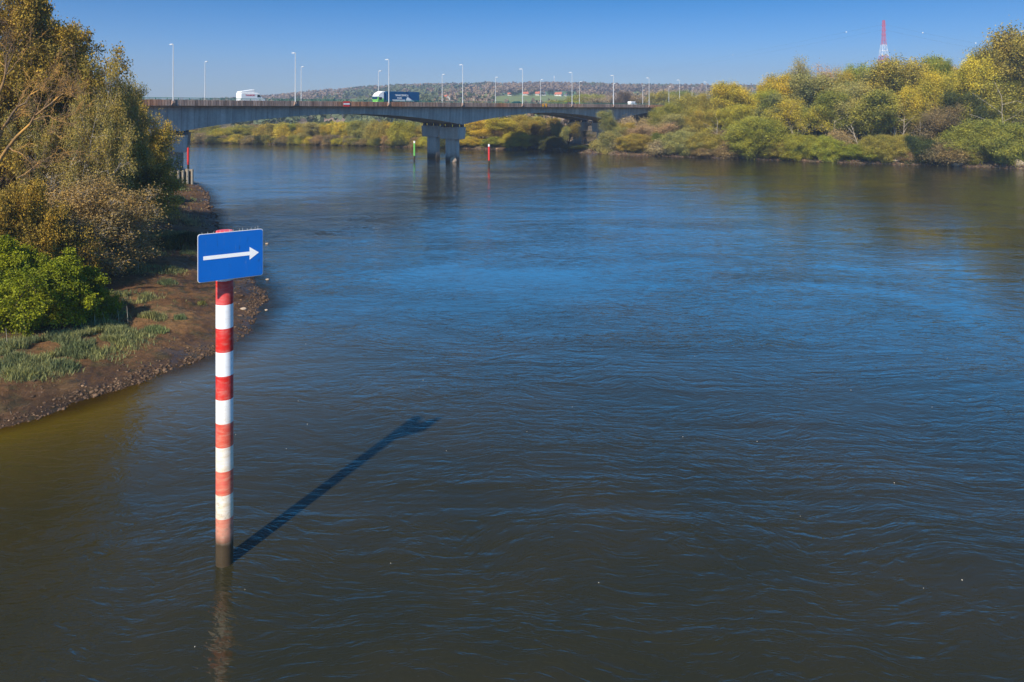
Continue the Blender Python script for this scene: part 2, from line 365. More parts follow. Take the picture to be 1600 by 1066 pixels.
# ------------------------------------------------------------------ bridge
BR_ROT = math.atan2(DY, DX); T0, D0 = 175.6, 163.3
bridge = empty('road_bridge', (-DY * D0 + DX * T0, DX * D0 + DY * T0, 0), BR_ROT)
tag(bridge, 'long grey concrete haunched girder bridge carrying the road across the river', 'bridge')
def soff(t, off=0):
    u = ((t - 82.6 - off) / 93.) % 1.; return 15.75 - 3.65 * abs(2 * u - 1) ** 1.9
TA, TB = -32., 372.
tt = np.arange(TA, TB + .1, 1.55)
for near, dn, off in ((True, 156.3, 0), (False, 175.6, 11.)):
    x = lambda t: t - T0
    m = MB(); sec = []
    for t in tt:
        zb = soff(t, off); a_, b_ = dn + 2.3 - D0, dn + 11.7 - D0
        sec.append([(x(t), a_, 17.55), (x(t), a_ + .25, zb), (x(t), b_ - .25, zb), (x(t), b_, 17.55)])
    m.loft(sec); m.build('girder', M['girder'], bridge)
    m = MB(); a_, b_ = dn - D0, dn + 14. - D0
    poly = [(a_, 18.06), (a_, 17.86), (a_ + 2.3, 17.555), (b_ - 2.3, 17.555), (b_, 17.86), (b_, 18.06)]
    m.loft([[(x(t), p, z) for p, z in poly] for t in (TA, 40., 177., 270., TB)]); dk = m.build('deck', M['girder'], bridge)
    m = MB(); m.box(x(TA), x(TB), a_ + .5, b_ - .5, 18.065, 18.12); m.build('road_surface', M['asphalt'], dk)
    e0, e1 = (a_ - .13, a_) if near else (b_, b_ + .13)
    m = MB(); m.box(x(TA), x(TB), e0, e1, 17.84, 19.02)
    t = TA
    while t < TB:
        q = e0 - .1 if near else e1
        m.box(x(t), x(t + .47), q, q + .1, 17.8, 19.1); t += .62
    m.box(x(TA), x(TB), min(e0, e1) - (.14 if near else -.0), max(e0, e1) + (0 if near else .14), 19.02, 19.1) if False else None
    m.build('parapet', M['cornice'], bridge)
    m = MB(); q = (a_ + .25) if near else (b_ - .25)
    for zz in (19.52, 19.28): m.tube((x(TA), q, zz), (x(TB), q, zz), .055 if zz > 19.4 else .035, n=6)
    t = TA + .4
    while t < TB: m.box(x(t) - .05, x(t) + .05, q - .05, q + .05, 18.06, 19.52); t += 2.5
    m.build('handrail', M['rail'], bridge)
    for k in range(-1, 4):
        tp = 82.6 + off + 93 * k; dc = dn + 7. - D0; xc = x(tp)
        base = -3 if k in (0, 1) else 0
        m = MB(); m.box(xc - .95, xc + .95, dc - 2.25, dc + 2.25, base, 7.4); p = m.build('pier', M['pier'], bridge, bevel=.12)
        m = MB()
        m.loft([[(xc - 1.7, dc - 3.95, 7.4), (xc + 1.7, dc - 3.95, 7.4), (xc + 1.7, dc + 3.95, 7.4), (xc - 1.7, dc + 3.95, 7.4)],
                [(xc - 1.8, dc - 4.3, 11.25), (xc + 1.8, dc - 4.3, 11.25), (xc + 1.8, dc + 4.3, 11.25), (xc - 1.8, dc + 4.3, 11.25)]])
        m.build('pier_cap', M['pier'], p, bevel=.06)
        for dd in (-3.2, 0, 3.2):
            for dx_ in (-1.1, 1.1):
                m = MB(); m.box(xc + dx_ - .4, xc + dx_ + .4, dc + dd - .55, dc + dd + .55, 11.252, soff(tp, off) + .1); m.build('bearing', M['darkmetal'], p)
def onbr(t, D, z=0): return Vector((-DY * D + DX * t, DX * D + DY * t, z))
# sheet-pile collar round the left pier
cof = empty('sheet_pile_collar', onbr(82.6, 163.3, 0), BR_ROT)
tag(cof, 'low collar of pale concrete piles around the foot of the left bridge pier', 'sheet piling')
m = MB(); m.box(-1.9, 1.9, -5.0, 3.2, -2, 3.2); m.build('core', M['algae'], cof)
pm = concrete('pile_concrete', (.40, .34, .26), streak=.35)
def pile(x_, y_): mm = MB(); mm.tube((0, 0, -2), (0, 0, 3.65), .38, .36, n=10); return mm
pme = None
pts = [(-2.1 + i * 1.05, s_) for i in range(5) for s_ in (-5.3, 3.5)] + [(s_ * 2.1, -4.2 + i * 1.1) for i in range(7) for s_ in (-1, 1)]
for q in pts:
    if pme is None: po = pile(0, 0).build('pile', pm, cof, q + (0,), True); pme = po
    else: po = pme.copy(); COL.objects.link(po); po.location = q + (rnd.uniform(-.15, .1),)
# street lamps
LM = {}
def lamp_parts(root, Hh, side):
    key = (round(Hh, 1), side)
    if key not in LM:
        m = MB(); m.tube((0, 0, .9), (0, 0, Hh * .3), .15, .13, 8); m.tube((0, 0, Hh * .3), (0, 0, Hh), .12, .075, 8); m.tube((0, 0, Hh * .68), (0, 0, Hh * .68 + .18), .14, .14, 8)
        a_ = m.build('pole', M['galv'], root, smooth=True)
        m = MB(); m.tube((0, 0, Hh - .02), (0, side * .35, Hh + .08), .06, .06, 6)
        m.loft([[(-.16, side * y, Hh + z0), (.16, side * y, Hh + z0), (.12, side * y, Hh + z1), (-.12, side * y, Hh + z1)] for y, z0, z1 in ((.2, .02, .14), (.5, -.02, .26), (1.2, .02, .22), (1.45, .08, .14))])
        b_ = m.build('lamp_head', M['galv'], root, smooth=True)
        m = MB(); m.loft([[(-.4, -side * .05, 0), (.4, -side * .05, 0), (.4, side * .3, 0), (-.4, side * .3, 0)], [(-.28, -side * .3, .45), (.28, -side * .3, .45), (.28, side * .3, .45), (-.28, side * .3, .45)], [(-.28, -side * .3, .95), (.28, -side * .3, .95), (.28, side * .3, .95), (-.28, side * .3, .95)]])
        c_ = m.build('base_block', M['lampbase'], root)
        LM[key] = (a_, b_, c_)
    else:
        for s_ in LM[key]:
            o = s_.copy(); COL.objects.link(o); o.parent = root
M['lampbase'] = simple('lamp_base_concrete', (.36, .25, .2), .9, .2)
near_lab = {-1: 'street lamp on the near parapet hidden among the left bank trees',
 0: 'tallest white street lamp, at the left end of the bridge beside the willow', 1: 'white street lamp on the near parapet right of the white van',
 2: 'white street lamp on the near parapet in front of the blue lorry', 3: 'white street lamp on the near parapet above the middle river pier',
 4: 'white street lamp on the near parapet just right of the dark teal car', 5: 'white street lamp on the near parapet beside the red car',
 6: 'white street lamp on the near parapet left of the small white van', 7: 'white street lamp on the near parapet where the trees begin to hide the bridge',
 8: 'near-side street lamp, first one rising out of the right bank trees', 9: 'near-side street lamp, second one rising out of the right bank trees',
 10: 'near-side street lamp, third one rising out of the right bank trees', 11: 'near-side street lamp, last one before the tall right bank trees'}
for k in range(-1, 11):
    p = onbr(79.4 + 31 * k, 156.3 - .38, 17.95); o = empty('street_lamp', p, BR_ROT); tag(o, near_lab[k], 'street lamp', 'street lamps along the bridge'); lamp_parts(o, 13.0, 1)
far_lab = ['street lamp on the far parapet hidden behind the left willow', 'far-side street lamp, leftmost, between the end lamp and the white van', 'far-side street lamp close right of the second near-side lamp',
 'far-side street lamp standing just above the cab of the blue lorry', 'far-side street lamp beside the orange-roofed house on the hill', 'far-side street lamp between the middle pier and the teal car',
 'far-side street lamp above the green pasture, left of the red car', 'far-side street lamp just right of the red car', 'far-side street lamp just right of the small white van',
 'far-side street lamp, first above the right bank trees', 'far-side street lamp, second above the right bank trees', 'far-side street lamp, third above the right bank trees', 'far-side street lamp, fourth above the right bank trees', 'far-side street lamp, last above the right bank trees']
for k in range(12):
    o = empty('street_lamp', onbr(74.4 + 31 * k, 189.3 + .38, 17.95), BR_ROT); tag(o, far_lab[k], 'street lamp', 'street lamps along the bridge'); lamp_parts(o, 11.9, -1)
# navigation signs on the parapet
def parapet_sign(px, name, label, fn):
    # where the sight line through px meets the parapet line
    k = (px - 800) / F; D = 156.3 - .3; t = D * (DY + k * DX) / (DX - k * DY)
    o = empty(name, onbr(t, D, 18.45), BR_ROT); tag(o, label, 'sign'); fn(o); return o
def noentry(o):
    m = MB(); m.box(-1.05, 1.05, -.06, 0, -.72, .72); b = m.build('panel', M['red'], o)
    m = MB(); m.box(-1.05, 1.05, -.075, -.062, -.2, .2); m.build('white_bar', M['white'], b)
    m = MB(); m.box(-.6, -.5, 0, .12, -.5, .5); m.box(.5, .6, 0, .12, -.5, .5); m.build('bracket', M['darkmetal'], o)
parapet_sign(541.5, 'navigation_sign', 'red board with a white horizontal bar fixed to the bridge parapet', noentry)
def diamonds(o):
    for s_ in (-1, 1):
        m = MB(); m.prism([(s_ * .95 - .75, 0), (s_ * .95, -.8), (s_ * .95 + .75, 0), (s_ * .95, .8)], -.05, 0); m.build('diamond_board', M['orange'], o)
    m = MB(); m.box(-1.2, 1.2, 0, .06, -.06, .06); m.build('bracket', M['darkmetal'], o)
parapet_sign(851, 'navigation_sign', 'pair of orange-yellow diamond boards fixed to the bridge parapet', diamonds)
# ------------------------------------------------------------------ vehicles (local x = forward, y = left)
def wheels(root, xs_, hw, r):
    for x_ in xs_:
        for s_ in (-1, 1):
            m = MB(); m.tube((x_, s_ * hw, r), (x_, s_ * (hw - .25), r), r, r, 16); wv = m.build('wheel', M['rubber'], root, smooth=True)
            m = MB(); m.tube((x_, s_ * (hw + .01), r), (x_, s_ * (hw - .1), r), r * .55, r * .5, 12); m.build('rim', M['galv'], wv, smooth=True)
def vehicle(name, label, cat, px, D, fwd):
    k = (px - 800) / F; t = D * (DY + k * DX) / (DX - k * DY)
    return tag(empty(name, onbr(t, D, 18.125), BR_ROT + (0 if fwd > 0 else math.pi)), label, cat)
def text(root, s, x, y, z, size, mat, flip, name='lettering', ext=.012):
    cu = bpy.data.curves.new(name, 'FONT'); cu.body = s; cu.size = size; cu.extrude = ext; cu.align_x = 'CENTER'; cu.offset = .01
    o = link(name, cu); o.location = (x, y, z); o.rotation_euler = (R(90), 0, math.pi if flip else 0)
    me = bpy.data.meshes.new_from_object(o.evaluated_get(bpy.context.evaluated_depsgraph_get())); me.materials.clear(); me.materials.append(mat)
    q = link(name, me, root); q.location = o.location; q.rotation_euler = o.rotation_euler; bpy.data.objects.remove(o); return q
# lorry heading left: its left side faces away; visible side is local +y after the half turn
lo = vehicle('articulated_lorry', 'articulated lorry with white and green cab and dark blue trailer on the bridge', 'lorry', 619, 160.5, -1)
m = MB(); m.box(-8.2, 5.0, -1.25, 1.25, 1.15, 4.05); tr_ = m.build('trailer', M['navy'], lo, bevel=.05)
m = MB(); m.box(-8.26, -8.2, -1.2, 1.2, 1.2, 4.0); m.build('rear_door', M['white'], tr_)
m = MB(); m.box(-8.2, 5.0, -1.0, 1.0, .85, 1.148); m.build('chassis', M['darkmetal'], lo)
m = MB(); m.prism([(5.4, 1.95), (5.4, 4.1), (6.3, 4.0), (7.3, 3.5), (8.0, 2.75), (8.05, 2.6), (8.05, 2.45), (6.6, 1.95)], -1.2, 1.2); m.build('cab_roof', M['white'], lo, bevel=.08)
m = MB(); m.prism([(5.4, .6), (5.4, 1.948), (6.55, 1.948), (8.02, 2.4), (8.15, 1.6), (8.2, .45), (5.5, .45)], -1.22, 1.22); cb = m.build('cab', M['lime'], lo, bevel=.06)
m = MB(); m.prism([(8.06, 2.55), (8.22, 1.75), (8.12, 1.75), (8.0, 2.55)], -1.1, 1.1); m.build('windscreen', M['glass'], cb)
for s_ in (-1, 1):
    m = MB(); m.box(6.6, 7.7, s_ * 1.215, s_ * 1.235, 1.6, 2.35) if s_ > 0 else m.box(6.6, 7.7, -1.235, -1.215, 1.6, 2.35); m.build('side_window', M['glass'], cb)
    m = MB(); m.box(8.18, 8.24, s_ * .9 - .2, s_ * .9 + .2, .8, 1.05); m.build('headlight', M['white'], cb)
    m = MB(); m.box(5.45, 5.9, s_ * 1.24 - .01, s_ * 1.24 + .01, .6, 3.8); m.build('side_deflector', M['navy'], cb)
text(lo, 'TRANS SERVICES', -1.1, 1.262, 2.72, .72, M['white'], True)
text(lo, 'ROAD', -.2, 1.262, 1.95, .66, M['white'], True)
m = MB(); m.prism([(-6.2, 1.25), (-5.0, 1.75), (-3.6, 2.45), (-3.2, 2.45), (-2.6, 1.3), (2.4, 1.25), (2.4, 1.7), (1.2, 1.75), (-2.0, 1.6), (-3.0, 1.28)][:5], 1.252, 1.262)
m.box(-2.4, 2.6, 1.252, 1.262, 1.25, 1.7); m.build('white_emblem', M['white'], lo)
wheels(lo, (-6.6, -5.3, -4.0, 4.2, 7.0), 1.25, .5)
def van(name, label, px, D, fwd, roofload=False, s=1.):
    v = vehicle(name, label, 'van', px, D, fwd); v.scale = (s, s, s)
    m = MB(); m.prism([(-2.9, .45), (-2.9, 2.5), (-2.7, 2.65), (1.2, 2.65), (1.75, 2.5), (2.45, 1.6), (3.1, 1.3), (3.25, .9), (3.25, .4)], -1.0, 1.0); b = m.build('body', M['white'], v, bevel=.12)
    m = MB(); m.prism([(1.82, 2.44), (2.46, 1.62), (2.5, 1.64), (1.9, 2.42)], -.88, .88); m.build('windscreen', M['glass'], b)
    for s_ in (-1, 1):
        m = MB(); y0 = s_ * 1.0; m.prism([(1.15, 1.65), (1.15, 2.25), (1.7, 2.25), (2.15, 1.65)], y0 - .012, y0 + .012); m.build('side_window', M['glass'], b)
        m = MB(); m.box(3.2, 3.28, s_ * .75 - .15, s_ * .75 + .15, .8, 1.05); m.build('headlight', M['galv'], b)
    m = MB(); m.box(3.2, 3.3, -.95, .95, .35, .6); m.build('bumper', M['darkmetal'], b)
    wheels(v, (-1.9, 2.2), 1.0, .37)
    if roofload:
        m = MB(); m.prism([(-2.9, 2.66), (-2.9, 2.75), (-2.6, 2.95), (.55, 3.42), (.6, 2.66)], -.85, .85); m.build('roof_box', M['white'], v, bevel=.06)
        text(v, 'TRANSPORT', -.6, -1.008, 1.95, .42, M['red'], False)
    return v
van('white_van', 'white van with a sloping box on its roof crossing the left part of the bridge', 391, 160.6, 1, True, 1.08)
van('white_van', 'small plain white van on the bridge near the right bank trees', 988, 163, 1, False, .92)
def car(label, px, D, fwd, mat):
    v = vehicle('parked_car' if False else 'car', label, 'car', px, D, fwd)
    m = MB(); m.prism([(-2.1, .35), (-2.15, .85), (-1.9, .95), (1.1, .95), (2.1, .78), (2.15, .35)], -.88, .88); m.build('body', mat, v, bevel=.1)
    m = MB(); m.loft([[(-1.9, -.84, .952), (1.15, -.84, .952), (1.15, .84, .952), (-1.9, .84, .952)], [(-1.3, -.66, 1.48), (.35, -.66, 1.48), (.35, .66, 1.48), (-1.3, .66, 1.48)]]); c_ = m.build('glasshouse', M['glass'], v)
    m = MB(); m.box(-1.3, .35, -.68, .68, 1.481, 1.53); m.build('roof', mat, c_, bevel=.02)
    wheels(v, (-1.35, 1.3), .88, .32); v.scale = (1.1, 1.1, 1.12); return v
car('dark teal car on the bridge whose roof just shows above the parapet', 806, 160, -1, M['teal'])
car('red car on the bridge beside a near-side street lamp', 893, 160.2, 1, M['redcar'])
# ------------------------------------------------------------------ channel marker with arrow board (foreground)
mk = empty('channel_marker', (-10.78, 27.6, 0)); tag(mk, 'tall red and white banded post in the water carrying a blue arrow board', 'channel marker')
a = N('banded_paint'); oc = a.coord('Object'); sz = a.n('ShaderNodeSeparateXYZ'); a.l(oc, sz.inputs[0]); z = a.math('MINIMUM', sz.outputs['Z'], 12.3)
n1 = a.noise(1.6, 5, .6); n2 = a.noise(5, 5, .65, stretch=(.5, .5, 2.2)); n3 = a.noise(3., 4, .6, stretch=(1, 1, .25))
zz = a.math('ADD', z, a.math('MULTIPLY', a.math('SUBTRACT', n1, .5), .02))
idx = a.math('FLOOR', a.math('DIVIDE', a.math('SUBTRACT', zz, 2.65), .885)); red = a.math('SUBTRACT', 1., a.math('ABSOLUTE', a.math('MODULO', idx, 2.)))
redc = a.mix(a.ramp(n1, [(.42, 0.), (.7, 1.)]), (.60, .022, .016), (.68, .10, .10))
fade = a.math('MULTIPLY', a.ramp(a.math('DIVIDE', z, 12.), [(0, 1.), (.2, .95), (.36, .75), (.5, .2), (.58, 0.)]), 1.)
redc = a.mix(a.math('MULTIPLY', fade, a.ramp(n2, [(.32, .35), (.6, .95)])), redc, (.74, .22, .13))
whc = a.mix(a.math('MULTIPLY', fade, a.ramp(n2, [(.25, .2), (.7, 1.)])), (.84, .84, .85), (.72, .55, .33))
c = a.mix(red, whc, redc)
low = a.ramp(a.math('DIVIDE', a.math('ADD', z, a.math('MULTIPLY', a.math('SUBTRACT', n1, .5), 1.)), 12.), [(.10, 1.), (.145, .35), (.18, 0.)])
c = a.mix(a.math('MULTIPLY', low, .7), c, (.46, .27, .19))
blot = a.math('MULTIPLY', a.ramp(a.noise(4., 4, .6), [(.54, 0.), (.64, .55)]), a.ramp(a.math('DIVIDE', z, 12.), [(.1, 1.), (.2, .8), (.24, 0.)]))
c = a.mix(blot, c, (.22, .16, .11))
c = a.mix(a.math('MULTIPLY', a.ramp(n2, [(.5, 0.), (.75, .35)]), 1.), c, (.5, .42, .34))
scum = a.ramp(a.math('DIVIDE', a.math('ADD', z, a.math('MULTIPLY', a.math('SUBTRACT', n3, .5), .45)), 4.), [(.2, 1.), (.3, .0)])
c = a.mix(scum, c, a.mix(n2, (.030, .021, .012), (.095, .066, .038)))
M['band'] = a.done(a.bsdf(c, .42, .4, bump=n2, bdist=.004))
m = MB(); m.loft([[(math.cos(6.28318 * i / 40) * .312, math.sin(6.28318 * i / 40) * .312, zq) for i in range(40)] for zq in (-3, 0, 4, 8, 12.46)])
m.build('pole', M['band'], mk, smooth=True, bevel=.03)
sa = R(35); sg = empty('x'); bpy.data.objects.remove(sg)
m = MB(); r_ = .09; pol = []
for cx, cz, a0 in ((1.16 - r_, .875 - r_, 0), (-1.16 + r_, .875 - r_, 90), (-1.16 + r_, -.875 + r_, 180), (1.16 - r_, -.875 + r_, 270)):
    for j in range(6): t_ = R(a0 + j * 18); pol.append((cx + r_ * math.cos(t_), cz + r_ * math.sin(t_)))
m.prism(pol, 0, .05); sb = m.build('sign_board', M['galv'], mk, bevel=.006)
sb.location = (.44, -.5, 11.625); sb.rotation_euler = (0, 0, sa)
a = N('blue_sign_face'); n = a.noise(1.2, 4); c = a.mix(n, (.003, .095, .42), (.004, .125, .50))
sc_ = a.ramp(a.noise(2.2, 5, .7, stretch=(2.5, 1, .5)), [(.62, 0.), (.72, .5)]); c = a.mix(sc_, c, (.012, .04, .12)); c = a.mix(a.ramp(a.noise(3.5, 6, .75, stretch=(3, 1, .3)), [(.6, 0.), (.75, .25)]), c, (.22, .30, .42)); M['signblue'] = a.done(a.bsdf(c, .38, .35))
m = MB(); m.prism([(x_ * .985, z_ * .98) for x_, z_ in pol], -.006, -.002); m.build('sign_face', M['signblue'], sb)
m = MB(); m.prism([(-.97, -.068), (.66, -.068), (.66, -.235), (1.0, 0), (.66, .235), (.66, .068), (-.97, .068)], -.012, -.0075); m.build('arrow', M['white'], sb)
m = MB()
for x_ in (-1.0, -.8, -.62, -.5, -.38, -.22, -.05, .1, .3, .42, .58, .72, .86, .98): m.tube((x_, .025, .86), (x_ + rnd.uniform(-.03, .03), .02, .86 + rnd.uniform(.06, .14)), .005, .003, 4)
m.build('bird_spikes', M['white'], sb)
m = MB()
for z_ in (11.1, 12.1):
    for x_ in (-.3, .3):
        p = Vector((.44 + x_ * math.cos(sa), -.5 + x_ * math.sin(sa), z_)); m.box(p.x - .03, p.x + .03, p.y + .03, -.1 + p.y * .2, z_ - .03, z_ + .03)
    m.tube((0, 0, z_ - .04), (0, 0, z_ + .04), .335, .335, 24)
m.build('bracket', M['galv'], mk)
# small channel posts
def post(px, Y, h, mats, label, r=.3):
    o = empty('channel_post', ((px - 800) / F * Y, Y, 0)); tag(o, label, 'channel post')
    m = MB(); m.tube((0, 0, -3), (0, 0, 1.6), r, r, 12); m.build('foot', M['algae'], o, smooth=True)
    m = MB(); m.tube((0, 0, 1.6), (0, 0, h - .7), r * 1.02, r * 1.02, 12); m.build('shaft', mats[0], o, smooth=True)
    m = MB(); m.tube((0, 0, h - .7), (0, 0, h), r * 1.04, r * .95, 12); m.build('top_band', mats[1], o, smooth=True)
post(647.5, 244, 6.5, (M['green'], M['white']), 'green post with a pale top in the water left of the middle pier')
post(764, 222, 6.5, (M['red'], M['white']), 'red post with a white top in the water right of the middle pier')
post(294, 205, 6.6, (M['red'], M['red']), 'plain red post in the water behind the left pier piles')
# ------------------------------------------------------------------ pylon, wires, masts
py = empty('lattice_pylon', (404, 800, 0)); tag(py, 'very tall red and white lattice pylon rising behind the right bank trees', 'pylon')
def hwid(z): return (2.8 + max(0, 94 - z) * .216) / 2 if z < 94 else 1.4 - (z - 94) / 20 * .5
bands = [(8, 42, 'white'), (42, 58, 'red'), (58, 66.5, 'white'), (66.5, 75, 'red'), (75, 87, 'white'), (87, 113.7, 'red')]
for z0, z1, c_ in bands:
    m = MB(); n_ = max(1, round((z1 - z0) / (5 if z0 > 50 else 10))); zs_ = np.linspace(z0, z1, n_ + 1)
    for za, zb in zip(zs_[:-1], zs_[1:]):
        A_, B_ = hwid(za), hwid(zb); ca_ = [(-1, -1), (1, -1), (1, 1), (-1, 1)]
        for i in range(4):
            p0, p1 = ca_[i], ca_[(i + 1) % 4]; rr = .3 if z0 > 60 else .4
            m.tube((p0[0] * A_, p0[1] * A_, za), (p0[0] * B_, p0[1] * B_, zb), rr * .5, rr * .5, 5)
            m.tube((p0[0] * A_, p0[1] * A_, za), (p1[0] * B_, p1[1] * B_, zb), .09, .09, 4); m.tube((p1[0] * A_, p1[1] * A_, za), (p0[0] * B_, p0[1] * B_, zb), .09, .09, 4)
            m.tube((p0[0] * B_, p0[1] * B_, zb), (p1[0] * B_, p1[1] * B_, zb), .18, .18, 4)
    m.build('lattice_section', M[c_], py)
m = MB()
for z_, l_ in ((108, 2.6), (103, 3.2), (98, 2.6)):
    for s_ in (-1, 1): m.tube((s_ * 1.2, 0, z_), (s_ * l_, 0, z_ + .3), .28, .14, 5)
m.build('crossarm', M['red'], py)
def wire(p, q, sag, label, nb, off=0):
    m = MB(); pts_ = [p.lerp(q, i / 24) - Vector((0, 0, sag * 4 * (i / 24) * (1 - i / 24))) for i in range(25)]
    for i in range(24): m.tube(pts_[i], pts_[i + 1], .05, .05, 4, False)
    m2 = MB()
    o = m.build('power_line', M['darkmetal']); tag(o, label, 'power line')
    for f in nb:
        c_ = pts_[int(f * 24)]; mm = MB()
        n_ = 10
        mm.loft([[(c_.x + .75 * math.sin(math.pi * j / 6) * math.cos(6.283 * i / n_), c_.y + .75 * math.sin(math.pi * j / 6) * math.sin(6.283 * i / n_), c_.z + .75 * math.cos(math.pi * j / 6)) for i in range(n_)] for j in range(1, 6)])
        mm.build('marker_ball', M['white'], o, smooth=True)
wire(Vector((402, 800, 109)), W(930, 122, 2600), 6, 'thin power line with marker balls running left from the pylon', (.08, .25))
wire(Vector((401, 800, 103)), W(900, 128, 2600), 8, 'lower thin power line running left from the pylon', ())
wire(Vector((406, 800, 109)), W(1700, 95, 900), 3, 'thin power line with marker balls running right from the pylon', (.17, .42))
wire(Vector((407, 800, 103)), W(1720, 103, 900), 4, 'lower thin power line running right from the pylon', ())
def mast(px, ytop, Y, label, red=False):
    g_ = W(px, 150, Y); zt = W(px, ytop, Y).z; zb = ground(g_.x, Y); o = empty('radio_mast', (g_.x, Y, zb)); tag(o, label, 'mast')
    m = MB(); h_ = zt - zb
    for i in range(3): m.tube((1.2 * math.cos(i * 2.09), 1.2 * math.sin(i * 2.09), 0), (.6 * math.cos(i * 2.09), .6 * math.sin(i * 2.09), h_ * .82), .35, .3, 5)
    for i in range(8): z_ = h_ * .1 * (i + .5); m.box(-1, 1, -.15, .15, z_, z_ + .3)
    m.build('mast_frame', M['galv'], o)
    m = MB(); m.tube((0, 0, h_ * .8), (0, 0, h_), .9, .8, 8); m.build('antenna_head', M['red'] if red else M['white'], o)
mast(866, 119, 1790, 'pale radio mast standing on the wooded skyline above the houses')
mast(943, 129, 1790, 'short mast with a red head on the skyline left of the conifer', True)
# ------------------------------------------------------------------ houses on the hill
def house(px, pyy, wd, dp, h, rot_, roof, label, Y=None):
    Y = Y or 1240.; g_ = W(px, pyy, Y); z0 = max(ground(g_.x, Y), EYE - (pyy - HY) / F * Y - 2.)
    o = empty('house', (g_.x, Y, z0 - .5), R(rot_)); tag(o, label, 'house', 'houses on the hillside')
    m = MB(); m.box(-wd / 2, wd / 2, -dp / 2, dp / 2, -4, h)
    m.add([(s_ * wd / 2, y_, z_) for s_ in (-1, 1) for y_, z_ in ((-dp / 2, h), (dp / 2, h), (0, h + dp * .42))], [(0, 1, 2), (3, 5, 4), (0, 2, 5, 3), (2, 1, 4, 5)]); m.build('wall', M['render'], o)
    m = MB(); e_ = .5; hh = dp * .44
    m.loft([[(x_, -dp / 2 - e_, h - .15), (x_, 0, h + hh), (x_, dp / 2 + e_, h - .15), (x_, dp / 2 + e_, h + .1), (x_, 0, h + hh + .3), (x_, -dp / 2 - e_, h + .1)] for x_ in (-wd / 2 - e_, wd / 2 + e_)]); rf = m.build('roof', roof, o)
    m = MB(); m.box(wd * .3, wd * .3 + .9, -.5, .5, h + hh * .6, h + hh + 1.4); m.build('chimney', M['rooftile'], rf)
    for x_ in np.linspace(-wd * .35, wd * .35, 4):
        m = MB(); m.box(x_ - .5, x_ + .5, -dp / 2 - .05, -dp / 2 + .02, 1.2, 2.5); m.build('window', M['glass'], o)
    for s_ in (-.2, .2):
        m = MB(); m.box(wd / 2 - .02, wd / 2 + .05, s_ * dp - .5, s_ * dp + .5, 1.2, 2.6); m.build('window', M['glass'], o)
house(697, 155, 8, 9, 4, -52, M['rooftile'], 'white gabled house with orange roof standing alone left of the middle pier lamp', 1050)
house(797, 151, 7, 6, 2.6, -20, M['rooftile'], 'low brown-roofed house at the left end of the hamlet')
house(821, 148, 9, 7, 3, 10, M['rooftile'], 'long orange-roofed house behind the near lamp in the hamlet')
house(840, 147, 7, 7, 3, -10, M['rooftile'], 'small orange-roofed house in the middle of the hamlet')
house(849, 148, 7, 6, 3, 35, M['slate'], 'grey slate-roofed building in the middle of the hamlet')
house(873, 148.5, 12, 8, 3, -25, M['rooftile'], 'white house with a bright red-orange roof at the right end of the hamlet')
house(884, 149, 4, 4, 2.4, -25, M['slate'], 'tiny white outbuilding at the far right end of the hamlet')
# ------------------------------------------------------------------ trees
def tubes_np(segs, n=4):
    """segs: list of (p, q, r0, r1)"""
    P = np.array([s[0] for s in segs]); Q = np.array([s[1] for s in segs]); r0 = np.array([s[2] for s in segs]); r1 = np.array([s[3] for s in segs])
    d = Q - P; d /= np.linalg.norm(d, axis=1, keepdims=True) + 1e-9
    up = np.where(np.abs(d[:, 2:3]) > .9, np.array([[1., 0, 0]]), np.array([[0, 0, 1.]])); a_ = np.cross(d, up); a_ /= np.linalg.norm(a_, axis=1, keepdims=True); b_ = np.cross(d, a_)
    an = np.arange(n) * 2 * math.pi / n; off = a_[:, None] * np.cos(an)[None, :, None] + b_[:, None] * np.sin(an)[None, :, None]
    V = np.concatenate([P[:, None] + off * r0[:, None, None], Q[:, None] + off * r1[:, None, None]], 1).reshape(-1, 3)
    i = np.arange(n); j = (i + 1) % n; f = np.stack([i, j, n + j, n + i], 1)
    return V, (f[None] + (np.arange(len(segs)) * 2 * n)[:, None, None]).reshape(-1, 4)
def leaves_np(P, D, g, size, var=.35, width=.5, spread=.0):
    n = len(P); c = P + g.normal(size=(n, 3)) * spread
    ax = D * .7 + g.normal(size=(n, 3)) * .8; ax /= np.linalg.norm(ax, axis=1, keepdims=True) + 1e-9
    o = g.normal(size=(n, 3)); b_ = np.cross(ax, o); b_ /= np.linalg.norm(b_, axis=1, keepdims=True) + 1e-9
    s = size * (1 + g.uniform(-var, var, (n, 1))); w_ = s * width * .5
    V = np.stack([c - ax * s * .5, c + b_ * w_, c + ax * s * .5, c - b_ * w_], 1).reshape(-1, 3)
    return V, (np.arange(n)[:, None] * 4 + np.arange(4)[None])
